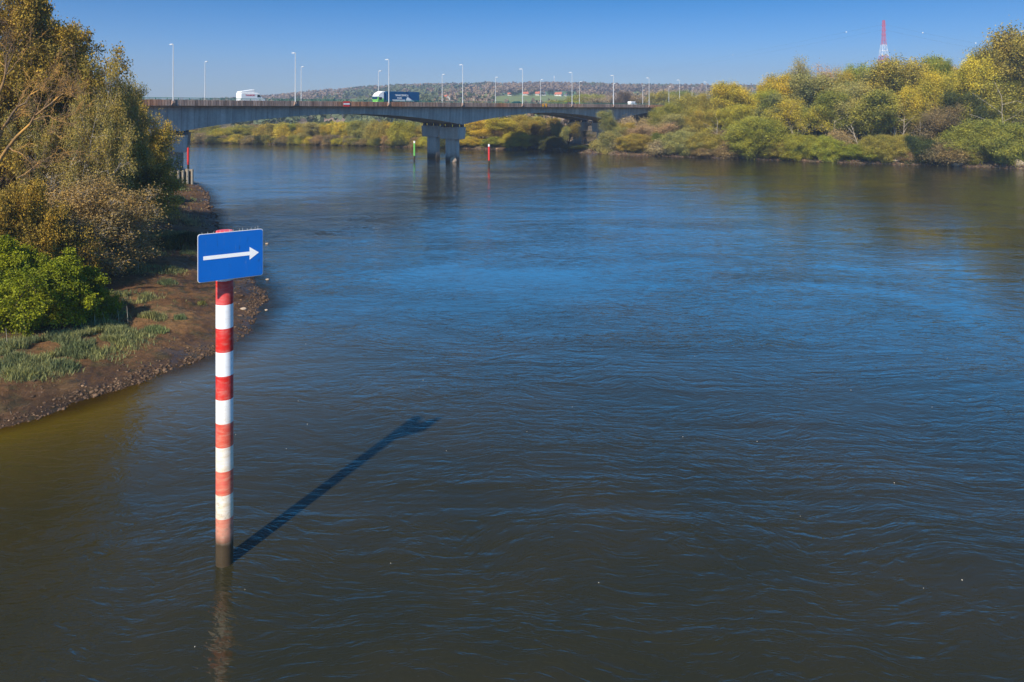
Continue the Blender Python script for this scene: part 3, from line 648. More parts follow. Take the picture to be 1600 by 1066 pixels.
def grow(seed, H, lv, trunk_r=.25, trunk_len=.5, lean=(0, 0), bare=.0, multi=1, jit=.22):
    """lv: per level dict(n, t0, ang, ratio, up, seg). returns segments by level and the twig points"""
    g = np.random.default_rng(seed); segs = [[] for _ in range(len(lv) + 1)]; tips = []; tdir = []
    def branch(p, d, L_, r, k):
        ns = 7 if k == 0 else (5 if k == 1 else 3); pts_ = [p]; dirs = []; rr = [r]
        up = 0 if k == 0 else lv[k - 1]['up']
        for i in range(ns):
            d = d + g.normal(size=3) * jit * (.45 if k == 0 else 1) / math.sqrt(ns) * 1.4 + np.array([0, 0, up / ns]); d = d / np.linalg.norm(d)
            p = p + d * L_ / ns; pts_.append(p); dirs.append(d); rr.append(r * (1 - .72 * (i + 1) / ns))
        for i in range(ns): segs[k].append((pts_[i], pts_[i + 1], rr[i], rr[i + 1]))
        if k == len(lv):
            for i in range(ns + 1):
                if i: tips.append(pts_[i]); tdir.append(dirs[min(i, ns - 1)])
            return
        q = lv[k]; nn = max(1, int(round(q['n'] * g.uniform(.8, 1.2))))
        ph = g.uniform(0, 6.28)
        for c in range(nn):
            t = q['t0'] + (1 - q['t0']) * (c + g.uniform(0, .9)) / nn; t = min(t, .98); f = t * ns; i = int(f); f -= i
            pp = pts_[i] * (1 - f) + pts_[i + 1] * f; dd = dirs[i]
            o = np.cross(dd, np.array([0., 0, 1]) if abs(dd[2]) < .9 else np.array([1., 0, 0])); o /= np.linalg.norm(o); o2 = np.cross(dd, o)
            az = ph + c * 2.4 + g.uniform(-.4, .4); an = R(q['ang'] * g.uniform(.7, 1.25)) * (1.15 - .5 * t if k == 0 else 1)
            nd = dd * math.cos(an) + (o * math.cos(az) + o2 * math.sin(az)) * math.sin(an)
            ll = L_ * q['ratio'] * (1.15 - .55 * t if k == 0 else 1.1 - .4 * t) * g.uniform(.75, 1.2)
            branch(pp, nd / np.linalg.norm(nd), ll, max(rr[i] * .55, .01), k + 1)
    for mlt in range(multi):
        az = g.uniform(0, 6.28); sp = 0 if multi == 1 else .35
        d = np.array([lean[0] + sp * math.cos(az), lean[1] + sp * math.sin(az), 1.]); d /= np.linalg.norm(d)
        branch(np.array([g.normal() * .25 * (multi > 1), g.normal() * .25 * (multi > 1), -.5]), d, H * trunk_len * (1 if mlt == 0 else g.uniform(.75, 1)), trunk_r, 0)
    return segs, np.array(tips), np.array(tdir), g
class Proto: pass
def proto(seed, H, lv, leaf=.3, per=6, spread=.25, width=.6, twigs=True, leafmat='leaf', barkmat='bark', minz=None, sides=(7, 5, 4, 3, 3), keep=1., **k):
    segs, T, D, g = grow(seed, H, lv, **k)
    o = Proto(); vs = []; fs = []; b = 0
    for lvl, sg in enumerate(segs):
        if not sg or (lvl == len(segs) - 1 and not twigs): continue
        v, f = tubes_np(sg, sides[min(lvl, 4)]); vs.append(v); fs.append(f + b); b += len(v)
    BV = np.concatenate(vs); BF = np.concatenate(fs)
    if keep < 1: q = g.random(len(T)) < keep; T = T[q]; D = D[q]
    P = np.repeat(T, per, 0); DD = np.repeat(D, per, 0)
    LV, LF = leaves_np(P, DD, g, leaf, width=width, spread=spread)
    lo_, hi = np.percentile(LV, [1.5, 98.5], axis=0); o.h = np.percentile(LV[:, 2], 99.6); o.w = max(hi[0] - lo_[0], hi[1] - lo_[1]); o.cx = (hi[0] + lo_[0]) / 2; o.wx = hi[0] - lo_[0]
    o.ht = LV[:, 2].max() * .985; o.bark = npmesh('trunk', BV, BF, [M[barkmat]], True); o.crown = npmesh('crown', LV, LF, [M[leafmat]]); return o
LV3 = lambda n=(10, 6, 5), ang=(52, 42, 40), ratio=(.55, .5, .45), up=(.35, .2, .1), t0=(.28, .2, .15): [dict(n=n[i], ang=ang[i], ratio=ratio[i], up=up[i], t0=t0[i]) for i in range(len(n))]
PR = {
 'round1': proto(11, 14, LV3((12, 7, 6)), .16, 24, .42, trunk_len=.62),
 'round2': proto(12, 14, LV3((13, 7, 6), (60, 45, 40)), .16, 24, .42, trunk_len=.6),
 'round3': proto(13, 14, LV3((11, 7, 6), (48, 40, 45), (.62, .5, .45)), .16, 24, .40, trunk_len=.6, multi=2),
 'tall1': proto(14, 18, LV3((15, 7, 6), (38, 38, 40), (.42, .45, .45), (.6, .3, .1)), .17, 21, .42, trunk_len=.72),
 'tall2': proto(15, 18, LV3((14, 7, 6), (34, 40, 40), (.45, .45, .45), (.6, .3, .1), (.35, .2, .1)), .21, 13, .44, trunk_len=.7, multi=2, barkmat='palebark'),
 'pale1': proto(16, 16, LV3((9, 6, 6), (45, 45, 42), (.55, .5, .45), (.5, .3, .1), (.45, .3, .1)), .21, 11, .44, trunk_len=.68, multi=2, barkmat='palebark', trunk_r=.34),
 'bush1': proto(17, 6, LV3((12, 8, 6), (62, 50, 45), (.75, .5, .45), (.35, .2, .1), (.03, .1, .1)), .13, 20, .27, trunk_len=.5, multi=3, trunk_r=.12),
 'bush2': proto(18, 6, LV3((12, 8, 6), (70, 50, 45), (.85, .5, .45), (.3, .2, .1), (.03, .1, .1)), .13, 20, .27, trunk_len=.48, multi=3, trunk_r=.12),
 'bigbush': proto(21, 13, LV3((15, 8, 7), (66, 48, 45), (.7, .5, .48), (.3, .15, .1), (.02, .1, .1)), .17, 20, .34, trunk_len=.5, multi=4, trunk_r=.15),
 'bigbush2': proto(22, 13, LV3((13, 8, 7), (58, 48, 45), (.8, .5, .48), (.3, .15, .1), (.02, .1, .1)), .17, 20, .36, trunk_len=.48, multi=5, trunk_r=.15),
 'bare1': proto(19, 13, LV3((12, 7, 6), (42, 36, 36), (.55, .5, .5), (.6, .4, .2)), .13, 7, .36, trunk_len=.62, multi=2),
 'scrub': proto(20, 4, LV3((12, 8, 6), (60, 50, 50), (.8, .55, .5), (.3, .1, 0), (.03, .1, .1)), .11, 8, .26, trunk_len=.5, multi=4, trunk_r=.06),
}
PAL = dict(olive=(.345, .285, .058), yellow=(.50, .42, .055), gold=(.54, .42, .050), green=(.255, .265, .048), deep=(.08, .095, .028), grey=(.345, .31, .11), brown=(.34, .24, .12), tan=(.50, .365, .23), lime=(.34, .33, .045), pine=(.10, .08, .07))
TREES = []
def plant(kind, colr, X, Y, ztop, wpx, label, name='tree', cat='tree', group=None, zb=None, rz=None):
    p = PR[kind]; z0 = ground(X, Y) if zb is None else zb; h = max(1.5, ztop - z0); wm = wpx / F * Y
    o = empty(name, (X, Y, z0 - .1), rnd.uniform(0, 6.28) if rz is None else rz); o.scale = (wm / p.w, wm / p.w, h / p.h); tag(o, label, cat, group)
    t = link('trunk', p.bark, o); c_ = link('crown', p.crown, o); cc = PAL[colr]; v = rnd.uniform(.88, 1.14); c_.color = (cc[0] * v, cc[1] * v, cc[2] * v, 1)
    TREES.append(o); return o
def rb(px, d):
    """point d metres inland from the right bank's waterline, in the column px"""
    Y = 250.
    for _ in range(40): Y = .5 * Y + .5 * (float(shoreR((px - 800) / F * Y)) + d)
    return (px - 800) / F * Y, Y
def rtree(kind, colr, px, d, ytop, wpx, label, name='tree', cat='tree', group=None):
    X, Y = rb(px, d); return plant(kind, colr, X, Y, EYE + (HY - ytop) / F * Y, wpx, label, name, cat, group)
RB = 'trees on the right bank'; RS = 'shrubs along the right bank'
BACK = [
 ('round1','olive',1618,32,48,130,'tall olive tree at the very right edge of the photo'),('tall1','olive',1582,36,60,90,'tall olive tree on the skyline left of the rightmost tree'),
 ('round2','olive',1548,36,78,80,'olive tree on the skyline behind the golden tree'),('round1','gold',1522,26,92,78,'golden yellow tree, brightest on the right part of the bank'),
 ('tall2','green',1486,38,92,56,'green upright poplar on the skyline left of the golden tree'),('tall1','green',1462,42,101,50,'green poplar in the dip of the skyline left of the golden tree'),
 ('tall1','olive',1438,38,104,60,'olive tree on the skyline just right of the broad domed tree'),('round2','olive',1406,30,92,104,'broad domed olive tree right of the pylon'),
 ('round3','gold',1444,22,118,70,'yellow-brown tree below the skyline right of the domed tree'),('pale1','grey',1366,30,104,72,'grey-green tree with pale forked trunks below the pylon'),
 ('round1','green',1334,38,106,66,'green tree on the skyline left of the pylon'),('round3','olive',1306,36,116,66,'olive round tree left of the pylon, lower on the skyline'),
 ('bare1','grey',1246,44,97,50,'thin twiggy tree, highest point of the skyline left of the pylon'),('bare1','tan',1276,44,107,60,'pinkish bare tree on the skyline right of the thin twiggy tree'),
 ('round2','grey',1268,30,120,84,'grey-green willow below the thin twiggy skyline tree'),('round1','yellow',1228,34,122,68,'yellow-green tree below the thin twiggy skyline tree, on its left'),
 ('round3','gold',1198,36,136,56,'orange-yellow tree at the foot of the skyline rise'),('round1','gold',1140,42,129,74,'tall golden willow standing out against the distant hill'),
 ('bare1','gold',1168,38,137,50,'orange-tan thin tree just right of the tall golden willow'),('round3','olive',1104,36,146,58,'olive tree just left of the tall golden willow'),
 ('round2','olive',1072,36,151,54,'olive tree hiding the road left of the golden willow'),('round1','green',1050,32,160,46,'green tree hiding the end of the bridge parapet'),
 ('scrub','tan',985,46,186,36,'tan scrub on the slope under the right end of the girder'),('scrub','brown',1004,44,188,36,'brown scrub on the slope under the right end of the girder'),
 ('round1','olive',1034,24,172,40,'olive tree in front of the right end of the bridge girder'),('tall1','grey',957,15,173,36,'blue-green slender tree in front of the right end pier'),
 ('round3','olive',990,22,192,44,'olive tree below the girder just right of the end pier'),('bare1','tan',1008,18,194,44,'tan twiggy tree below the girder at the right end'),
]
for r_ in BACK: rtree(*r_[:4], r_[4] - (5 if r_[2] > 1180 and r_[2] not in (1406, 1366) else 0), *r_[5:], group=RB)
MID = [
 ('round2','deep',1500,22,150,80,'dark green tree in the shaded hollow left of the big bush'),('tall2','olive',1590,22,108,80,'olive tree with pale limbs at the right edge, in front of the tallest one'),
 ('round1','green',1556,20,135,70,'green tree above the big rounded bush'),('pale1','olive',1395,17,148,74,'olive tree with a pale forked trunk, bare near its base'),
 ('round3','olive',1350,17,152,70,'olive tree with a leaning pale trunk'),('round2','grey',1318,20,138,70,'grey-green tree two crowns left of the forked pale trunk'),
 ('round1','olive',1432,17,162,64,'olive tree in the middle row right of the forked pale trunk'),('bare1','brown',1455,15,170,60,'brown twiggy tree in front of the shaded hollow'),
 ('round2','green',1290,17,150,66,'green tree in the middle row below the pinkish bare tree'),('pale1','yellow',1245,17,160,70,'yellow-green willow with thin pale stems in the middle row'),
 ('round1','yellow',1222,22,150,60,'yellow tree in the middle row above the lime bush'),('round3','grey',1195,22,158,54,'grey-green tree in the middle row above the lime bush, on its left'),
 ('round2','gold',1165,22,163,56,'gold-orange tree below the tall golden willow, on its right'),('round1','yellow',1125,20,170,60,'yellow tree with orange stems below the tall golden willow'),
 ('round3','olive',1090,20,172,60,'olive tree in the middle row left of the orange stems'),('round2','grey',1060,16,178,56,'grey-green tree in the middle row near the bridge end'),
 ('bare1','tan',1035,14,190,50,'tan bare tree by the stony beach right of the bridge'),
]
for r_ in MID: rtree({'round1': 'tall1', 'round3': 'tall2'}.get(r_[0], r_[0]) if r_[2] > 1180 else r_[0], *r_[1:4], r_[4] - (8 if r_[2] > 1180 else 0), *r_[5:], group=RB)
FRONT = [
 ('bigbush','green',1545,6,190,100,'big rounded green bush near the brown slope at the right edge'),('bigbush2','green',1508,5,222,50,'low green bush tucked left of the big rounded bush'),
 ('scrub','brown',1485,6,212,64,'brown twiggy shrub above the pale rocks'),('bush2','deep',1448,5,214,54,'dark green shrub left of the brown twiggy shrub'),
 ('bigbush','olive',1415,6,208,58,'olive shrub below the forked pale trunk'),('scrub','tan',1424,3,236,34,'dry tan scrub on the waterline below the forked trunk'),
 ('bigbush2','olive',1380,5,212,58,'olive shrub left of the forked pale trunk'),('bigbush','lime',1345,4,216,60,'lime green shrub overhanging the water below the leaning trunk'),
 ('scrub','brown',1316,6,206,46,'brown bare shrub in the middle of the bank'),('bigbush','lime',1288,4,214,50,'lime shrub right of the dark gap'),
 ('bigbush2','lime',1248,4,212,56,'lime shrub left of the dark gap'),('bigbush2','lime',1180,5,184,88,'large bright lime bush spreading down to the water'),
 ('bigbush2','olive',1216,4,216,50,'olive shrub on the right foot of the large lime bush'),('scrub','brown',1130,4,222,50,'brown low scrub left of the large lime bush'),
 ('bigbush','olive',1100,6,208,56,'olive shrub above the brown low scrub'),('bigbush2','grey',1066,5,206,56,'grey-green shrub on the bank near the stony beach'),
 ('scrub','brown',1088,3,230,44,'brown scrub on the waterline near the stony beach'),('scrub','tan',1026,5,216,46,'tan scrub behind the stony beach'),
 ('bigbush2','olive',992,6,210,48,'olive shrub on the stony point right of the end pier'),('scrub','tan',966,6,214,40,'tan scrub at the foot of the blue-green tree'),
 ('bush1','grey',946,6,206,36,'small blue-green shrub beside the end pier column'),
]
for r_ in FRONT: rtree(*r_[:4], r_[4] + (0, 10, -4, 4)[int(r_[2]) % 4] * (1200 < r_[2] < 1500), *r_[5:], name='shrub', cat='shrub', group=RS)
# infill behind, to close the wood
for i, px in enumerate(np.arange(1050, 1660, 19)):
    X, Y = rb(px, 62 + 12 * (i % 3)); yt = np.interp(px, [1040, 1110, 1140, 1200, 1240, 1300, 1400, 1500, 1600, 1700], [166, 152, 140, 146, 116, 122, 104, 104, 66, 56]) + 6
    plant(rnd.choice(['round1', 'round2', 'tall1', 'round3']), rnd.choice(['olive', 'green', 'olive', 'grey']), X, Y, EYE + (HY - yt) / F * Y, 60, 'olive-green tree of the back rows, half hidden behind the front trees of the right bank', group='back rows of the right bank wood')
# low scrub under the wood
for i, px in enumerate(np.arange(1045, 1640, 15)):
    X, Y = rb(px, 9 + (i * 7) % 9); plant(rnd.choice(['bush1', 'bush2', 'scrub']), rnd.choice(['olive', 'green', 'deep', 'brown', 'grey']), X, Y, ground(X, Y) + rnd.uniform(3.5, 6), rnd.uniform(32, 48), 'undergrowth shrub between the trunks of the right bank wood', 'shrub', 'shrub', 'undergrowth of the right bank wood')
# bank between the piers (golden willows) and the dark shaded trees by the end pier
MIDB = [
 ('round2','gold',752,12,186,60,'bright golden willow just right of the middle pier'),('round1','gold',786,12,184,66,'second bright golden willow right of the middle pier, in the centre of the right arch'),
 ('bare1','brown',772,9,200,34,'brown twiggy tree between the two bright golden willows'),('bigbush','lime',780,5,214,44,'lime bush at the water below the two golden willows'),
 ('round3','olive',814,18,180,56,'olive willow in the right arch, right of the golden ones'),('bigbush2','yellow',808,5,206,50,'yellow rounded bush at the water in the right arch'),
 ('round1','olive',842,26,182,58,'olive tree in the right arch near the shaded trees'),('bigbush','olive',838,4,212,46,'olive bush at the water in the right arch'),
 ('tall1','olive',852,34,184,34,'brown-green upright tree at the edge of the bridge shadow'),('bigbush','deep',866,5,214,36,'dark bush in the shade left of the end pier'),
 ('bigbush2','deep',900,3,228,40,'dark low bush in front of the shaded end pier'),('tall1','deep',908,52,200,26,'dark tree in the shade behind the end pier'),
 ('round3','olive',728,14,200,40,'olive tree behind the right edge of the middle pier'),
 ('bigbush2','yellow',735,5,214,40,'yellow bush at the water right of the middle pier')]
for r_ in MIDB: rtree(*r_, group='trees on the bank seen under the right arch')
# far bank row seen under the left arch
gfar = 'even row of small trees along the far bank'
for i, px in enumerate(np.arange(296, 722, 12.5)):
    px += rnd.uniform(-3, 3); yt = np.interp(px, [296, 400, 480, 520, 560, 600, 640, 720], [205, 196, 193, 190, 186, 192, 192, 196]) + rnd.uniform(-2, 4)
    X, Y = rb(px, 5 + (i % 3) * 4); k_ = ['round1', 'round2', 'bush1', 'round3', 'bush2'][i % 5]
    plant(k_, ['olive', 'yellow', 'olive', 'grey', 'lime', 'gold', 'olive'][(i * 3) % 7], X, Y, EYE + (HY - yt) / F * Y, rnd.uniform(26, 36), 'small yellow-green tree in the even far bank row seen under the left arch', group=gfar)
for i, px in enumerate(np.arange(290, 900, 13)):
    X, Y = rb(px, 22 + 10 * (i % 3)); yt = 196 + rnd.uniform(-4, 4) if px < 700 else 190
    plant(rnd.choice(['round1', 'bare1', 'round3']), rnd.choice(['brown', 'olive', 'tan', 'grey']), X, Y, EYE + (HY - yt) / F * Y, rnd.uniform(26, 36), 'brownish tree standing behind the front row of the far bank', group='second row of trees behind the far bank')
for i, px in enumerate(np.arange(292, 720, 9.)):
    X, Y = rb(px + rnd.uniform(-2, 2), 2.2); plant(rnd.choice(['bush1', 'bush2', 'scrub']), rnd.choice(['olive', 'deep', 'brown', 'yellow']), X, Y, ground(X, Y) + rnd.uniform(2.2, 4), rnd.uniform(16, 24), 'low bush at the water edge of the far bank under the left arch', 'shrub', 'shrub', 'low bushes at the far water edge')
# trees rising behind the road near the right end
BEH = [('round1','olive',905,560,152,44,'olive-yellow rounded tree behind the road right of the red car'),('round2','lime',928,600,147,60,'lime-topped tree behind the road left of the dark conifer'),
 ('bare1','tan',955,560,150,60,'tan bare tree behind the road left of the dark conifer'),('round3','pine',968,520,143,40,'dark purplish conifer standing behind the road'),
 ('bare1','brown',985,560,147,34,'brown bare tree behind the small white van'),('bare1','tan',1005,560,146,50,'tan bare tree behind the road above the small white van'),
 ('round1','olive',1030,520,143,54,'olive tree behind the road where the lamps cluster'),('round2','green',1052,560,142,54,'green tree behind the road right of the lamp cluster'),
 ('round3','olive',1080,540,146,60,'olive tree behind the road left of the golden willow'),('bush1','lime',880,620,158,50,'low lime bush behind the road by the red car'),
 ('bush2','lime',905,520,159,40,'low lime hedge bush behind the road between two lamps'),('round1','brown',750,640,158,40,'brown tree behind the road above the right arch'),('round1','olive',775,640,160,40,'low olive tree behind the road at the foot of the pasture')]
for k_, c_, px, Y, yt, wp, lb in BEH:
    X = (px - 800) / F * Y; plant(k_, c_, X, Y, EYE + (HY - yt) / F * Y, wp, lb, group='trees behind the road')
# hillside woods: crowns of leaf clumps, one object for each sort of wood
M['leaf_far'] = leaf_material('far_foliage', .2, .02, .12)
def wood(name, label, n, colr, sel, seed, size=(9, 15), cards=34):
    g = np.random.default_rng(seed); Cn = []; Sz = []
    while len(Cn) < n:
        Y = g.uniform(470, 1830) if g.random() < .6 else g.uniform(1500, 1830); px = g.uniform(230, 1330)
        if is_field(px, Y) or is_field(px, Y - 14): continue
        if 600 < Y < 1400 and px > 1060: continue
        X = (px - 800) / F * Y
        if not sel(px, Y, X, float(fbm(X * .004 + 9, Y * .004, 3))): continue
        hh = g.uniform(*size) * (.85 if Y < 800 else 1); Cn.append((X, Y, ground(X, Y) + hh * .5)); Sz.append(hh)
    Cn = np.array(Cn); Sz = np.array(Sz); P = np.repeat(Cn, cards, 0); s = np.repeat(Sz, cards)[:, None]
    d = g.normal(size=P.shape); d /= np.linalg.norm(d, axis=1, keepdims=True); rr = g.uniform(.6, 1, (len(P), 1))
    P = P + d * rr * s * np.array([[.48, .48, .5]])
    V, Fq = leaves_np(P, d, g, 1., width=.85); V = V.reshape(-1, 4, 3); cc = V.mean(1, keepdims=True); V = (cc + (V - cc) * (s * .34)[:, None]).reshape(-1, 3)
    o = link(name, npmesh(name, V, Fq, [M['leaf_far']])); tag(o, label, 'woodland', None, 'stuff'); o.color = (*colr, 1); return o
wood('hillside_wood', 'bare purple-brown woodland covering the hill and its skyline', 2900, (.27, .205, .155), lambda px, Y, X, n: n > -.12 or Y > 1650, 1)
wood('hillside_wood', 'dark green clumps scattered through the hillside wood', 1500, (.16, .175, .095), lambda px, Y, X, n: n < .05, 2)
wood('hillside_wood', 'pinkish tan young woodland on the lower slope of the hill', 900, (.36, .27, .17), lambda px, Y, X, n: n > .02 and Y < 1500, 3, (6, 10))
# hedgerow trees around the hamlet
for i, (px, Y, hh) in enumerate([(800, 1225, 8), (811, 1262, 9), (829, 1225, 6), (836, 1268, 8), (846, 1222, 6), (859, 1250, 9), (863, 1255, 9), (889, 1240, 8), (893, 1250, 7), (806, 1222, 6), (705, 1060, 6), (712, 1030, 8), (688, 1070, 7)]):
    X = (px - 800) / F * Y; z0 = max(ground(X, Y), 0); plant('round1', 'deep', X, Y, z0 + hh, 9, 'small dark green garden tree among the hillside houses', group='garden trees among the hillside houses')
# ------------------------------------------------------------------ left bank trees (near)
def near_tree(seed, X, Y, ztop, wpx, colr, label, lv, leaf=.16, per=9, spread=.2, barkmat='bark', name='tree', cat='tree', rz=0, group='trees on the left bank', **k):
    z0 = ground(X, Y); p = proto(seed, k.pop('H', 14), lv, leaf, per, spread, leafmat='leaf_near', barkmat=barkmat, **k)
    wm = wpx / F * Y; p.w = p.wx; o = empty(name, (X - p.cx * wm / p.w, Y, z0 - .1), rz); o.scale = (wm / p.w, wm / p.w, (ztop - z0) / p.ht); tag(o, label, cat, group)
    t = link('trunk', p.bark, o); c_ = link('crown', p.crown, o); c_.color = (*PAL[colr], 1); return o
LV4 = lambda n, ang=(50, 45, 45, 40), ratio=(.6, .5, .5, .45), up=(.4, .2, .1, 0.), t0=(.2, .2, .15, .1): [dict(n=n[i], ang=ang[i], ratio=ratio[i], up=up[i], t0=t0[i]) for i in range(4)]
PAL.update(nbrown2=(.30, .22, .09), nolive=(.29, .21, .034), nyel=(.42, .33, .06), nlime=(.22, .235, .006), ngrey=(.34, .27, .075), nbrown=(.28, .20, .11), ndark=(.15, .14, .028))
SH4 = LV4((12, 8, 6, 4), (65, 50, 50, 45), (.85, .55, .5, .5), (.25, .1, .0, 0.), (.05, .1, .1, .1))
PXY = lambda px, Y: ((px - 800) / F * Y, Y)
near_tree(31, *PXY(-10, 76), 30.5, 270, 'nolive', 'tallest olive tree filling the top left corner of the photo', LV4((13, 9, 6, 4)), .11, 12, .15, H=16, multi=2, trunk_len=.55, barkmat='lichen')
near_tree(44, *PXY(58, 82), 28.0, 140, 'nolive', 'olive tree with an upright crown just right of the tallest tree', LV4((12, 9, 6, 4), (46, 42, 42, 38)), .11, 11, .16, H=15, multi=2, trunk_len=.58, barkmat='lichen')
near_tree(32, *PXY(112, 74), 23.4, 150, 'ngrey', 'loose grey-olive willow with a crown stepping down towards the bridge', LV4((12, 8, 6, 4), (56, 46, 44, 40), (.7, .5, .5, .45), (.3, .1, .05, 0)), .11, 9, .18, H=15, multi=2, trunk_len=.58, barkmat='palebark')
near_tree(45, *PXY(172, 92), 22.6, 100, 'ngrey', 'thin grey-olive willow between the loose willow and the yellow-green willow', LV4((12, 8, 6, 4), (56, 46, 44, 40), (.7, .5, .5, .45), (.3, .1, .05, 0)), .12, 8, .2, H=14, multi=2, trunk_len=.58, barkmat='palebark')
near_tree(33, *PXY(208, 104), 21.0, 112, 'nyel', 'yellow-green willow reaching over the left end of the bridge', LV4((13, 8, 6, 4), (60, 48, 45, 45), (.75, .5, .5, .4), (.5, .3, .2, .2)), .12, 6, .2, H=12, multi=3, trunk_len=.5, barkmat='lichen')
near_tree(34, *PXY(160, 84), 14.6, 130, 'nolive', 'olive tree below the loose grey-olive willow', LV4((12, 8, 6, 4)), .12, 11, .18, H=10, multi=3, trunk_len=.5, barkmat='lichen')
near_tree(35, *PXY(183, 118), 13.0, 75, 'nolive', 'olive tree beside the left bridge pier', LV4((12, 8, 6, 4)), .13, 10, .22, H=10, multi=3, trunk_len=.55)
near_tree(42, *PXY(206, 112), 10.0, 52, 'nyel', 'low yellowish willow in front of the left bridge pier', LV4((12, 8, 6, 4)), .13, 7, .22, H=8, multi=3, trunk_len=.55, barkmat='lichen')
near_tree(36, *PXY(105, 67), 11.8, 190, 'nbrown2', 'brown twiggy shrub below the big trees, sprawling towards the water', SH4, .08, 5, .16, H=7, multi=4, trunk_len=.5, trunk_r=.1, name='shrub', cat='shrub', barkmat='palebark')
near_tree(46, *PXY(30, 60), 12.0, 150, 'nolive', 'leafy olive shrub right behind the bright bush', SH4, .1, 9, .16, H=7, multi=4, trunk_len=.5, trunk_r=.1, name='shrub', cat='shrub', barkmat='lichen')
near_tree(37, *PXY(185, 92), 8.0, 90, 'tan', 'pale tan bare shrub above the mud bank', SH4, .08, 4, .22, H=6, multi=4, trunk_len=.5, trunk_r=.08, name='shrub', cat='shrub', barkmat='palebark')
near_tree(38, *PXY(186, 106), 6.0, 70, 'ndark', 'dark green low shrub above the mud bank near the pier', SH4, .11, 8, .24, H=5, multi=4, trunk_len=.5, trunk_r=.08, name='shrub', cat='shrub')
near_tree(43, *PXY(165, 77), 6.2, 75, 'ndark', 'olive-green shrub between the brown twiggy shrub and the mud', SH4, .1, 8, .2, H=5, multi=4, trunk_len=.5, trunk_r=.08, name='shrub', cat='shrub', barkmat='lichen')
near_tree(39, *PXY(42, 53), 8.3, 180, 'nlime', 'bright yellow-green dense bush at the left edge above the grass', LV4((10, 8, 6, 5), (66, 48, 45, 45), (.95, .55, .5, .5), (.2, .05, -.05, -.1), (.03, .1, .1, .1)), .085, 15, .09, H=6, multi=5, trunk_len=.46, trunk_r=.12, name='bush', cat='bush', width=.6, jit=.4)
near_tree(40, -80, 72, 24, 300, 'nolive', 'olive tree standing beyond the left edge beside the tallest tree', LV4((10, 7, 5, 4)), .18, 6, .3, H=14, multi=2)
near_tree(41, *PXY(-20, 96), 22, 190, 'nolive', 'dark tree behind the tallest tree at the left edge', LV4((11, 7, 6, 4)), .18, 8, .3, H=14, multi=2)
# bare lichen-covered limbs in front of the tallest tree
dt = empty('leaning_dead_tree', (-40.5, 53, ground(-40.5, 53))); tag(dt, 'leaning bare tree with orange lichen limbs at the left edge', 'tree', 'trees on the left bank')
g = np.random.default_rng(5); sg = []
def limb(pts_, r0, r1, sub=5, lvl=0):
    P_ = [np.array(W(*p)) if lvl == 0 else p for p in pts_]; Q_ = []
    for i in range(len(P_) - 1):
        for f in (0, .33, .66): Q_.append(P_[i] * (1 - f) + P_[i + 1] * f + g.normal(size=3) * .06 * (1 if lvl == 0 else .6))
    Q_.append(P_[-1]); n_ = len(Q_) - 1
    for i in range(n_): sg.append((Q_[i], Q_[i + 1], r0 + (r1 - r0) * i / n_, r0 + (r1 - r0) * (i + 1) / n_))
    if lvl < 3:
        for c in range(sub):
            i = int(g.integers(n_ // 4, n_)); d = Q_[i + 1] - Q_[i]; d /= np.linalg.norm(d); d = d + g.normal(size=3) * .55 + np.array([0, 0, .3]); d /= np.linalg.norm(d)
            Ln = (2.6 if lvl == 0 else 1.4 if lvl == 1 else .7) * g.uniform(.6, 1.3); rr = (r0 + (r1 - r0) * i / n_) * .5
            p_ = Q_[i]; d2 = d + g.normal(size=3) * .3; limb([p_, p_ + d * Ln * .5, p_ + d * Ln * .5 + d2 * Ln * .5], max(rr, .012), .008, 5, lvl + 1)
limb([(-60, 330, 53), (-10, 262, 52.5), (28, 212, 52), (55, 182, 52), (95, 151, 52), (114, 136, 52)], .15, .03, 9)
limb([(-40, 290, 53), (0, 211, 52.5), (19, 177, 52), (49, 150, 52), (80, 120, 52.5)], .13, .03, 8)
limb([(-30, 200, 52), (5, 130, 52), (12, 90, 52), (20, 60, 52)], .12, .03, 7)
limb([(50, 186, 52), (78, 182, 51.5), (98, 192, 51)], .05, .015, 4)
limb([(30, 280, 50), (60, 252, 50), (72, 262, 50), (92, 240, 50)], .05, .015, 4)
sg.append((np.array((-40.5, 53, ground(-40.5, 53) - .5)), np.array(W(-60, 330, 53)), .3, .16)); sg.append((np.array((-40.5, 53, 5.)), np.array(W(-40, 290, 53)), .16, .13)); sg.append((np.array(W(-40, 290, 53)), np.array(W(-30, 200, 52)), .13, .12))
v_, f_ = tubes_np(sg, 6); b0 = np.array(dt.location); link('limbs', npmesh('limbs', v_ - b0, f_, [M['lichen']], True), dt)
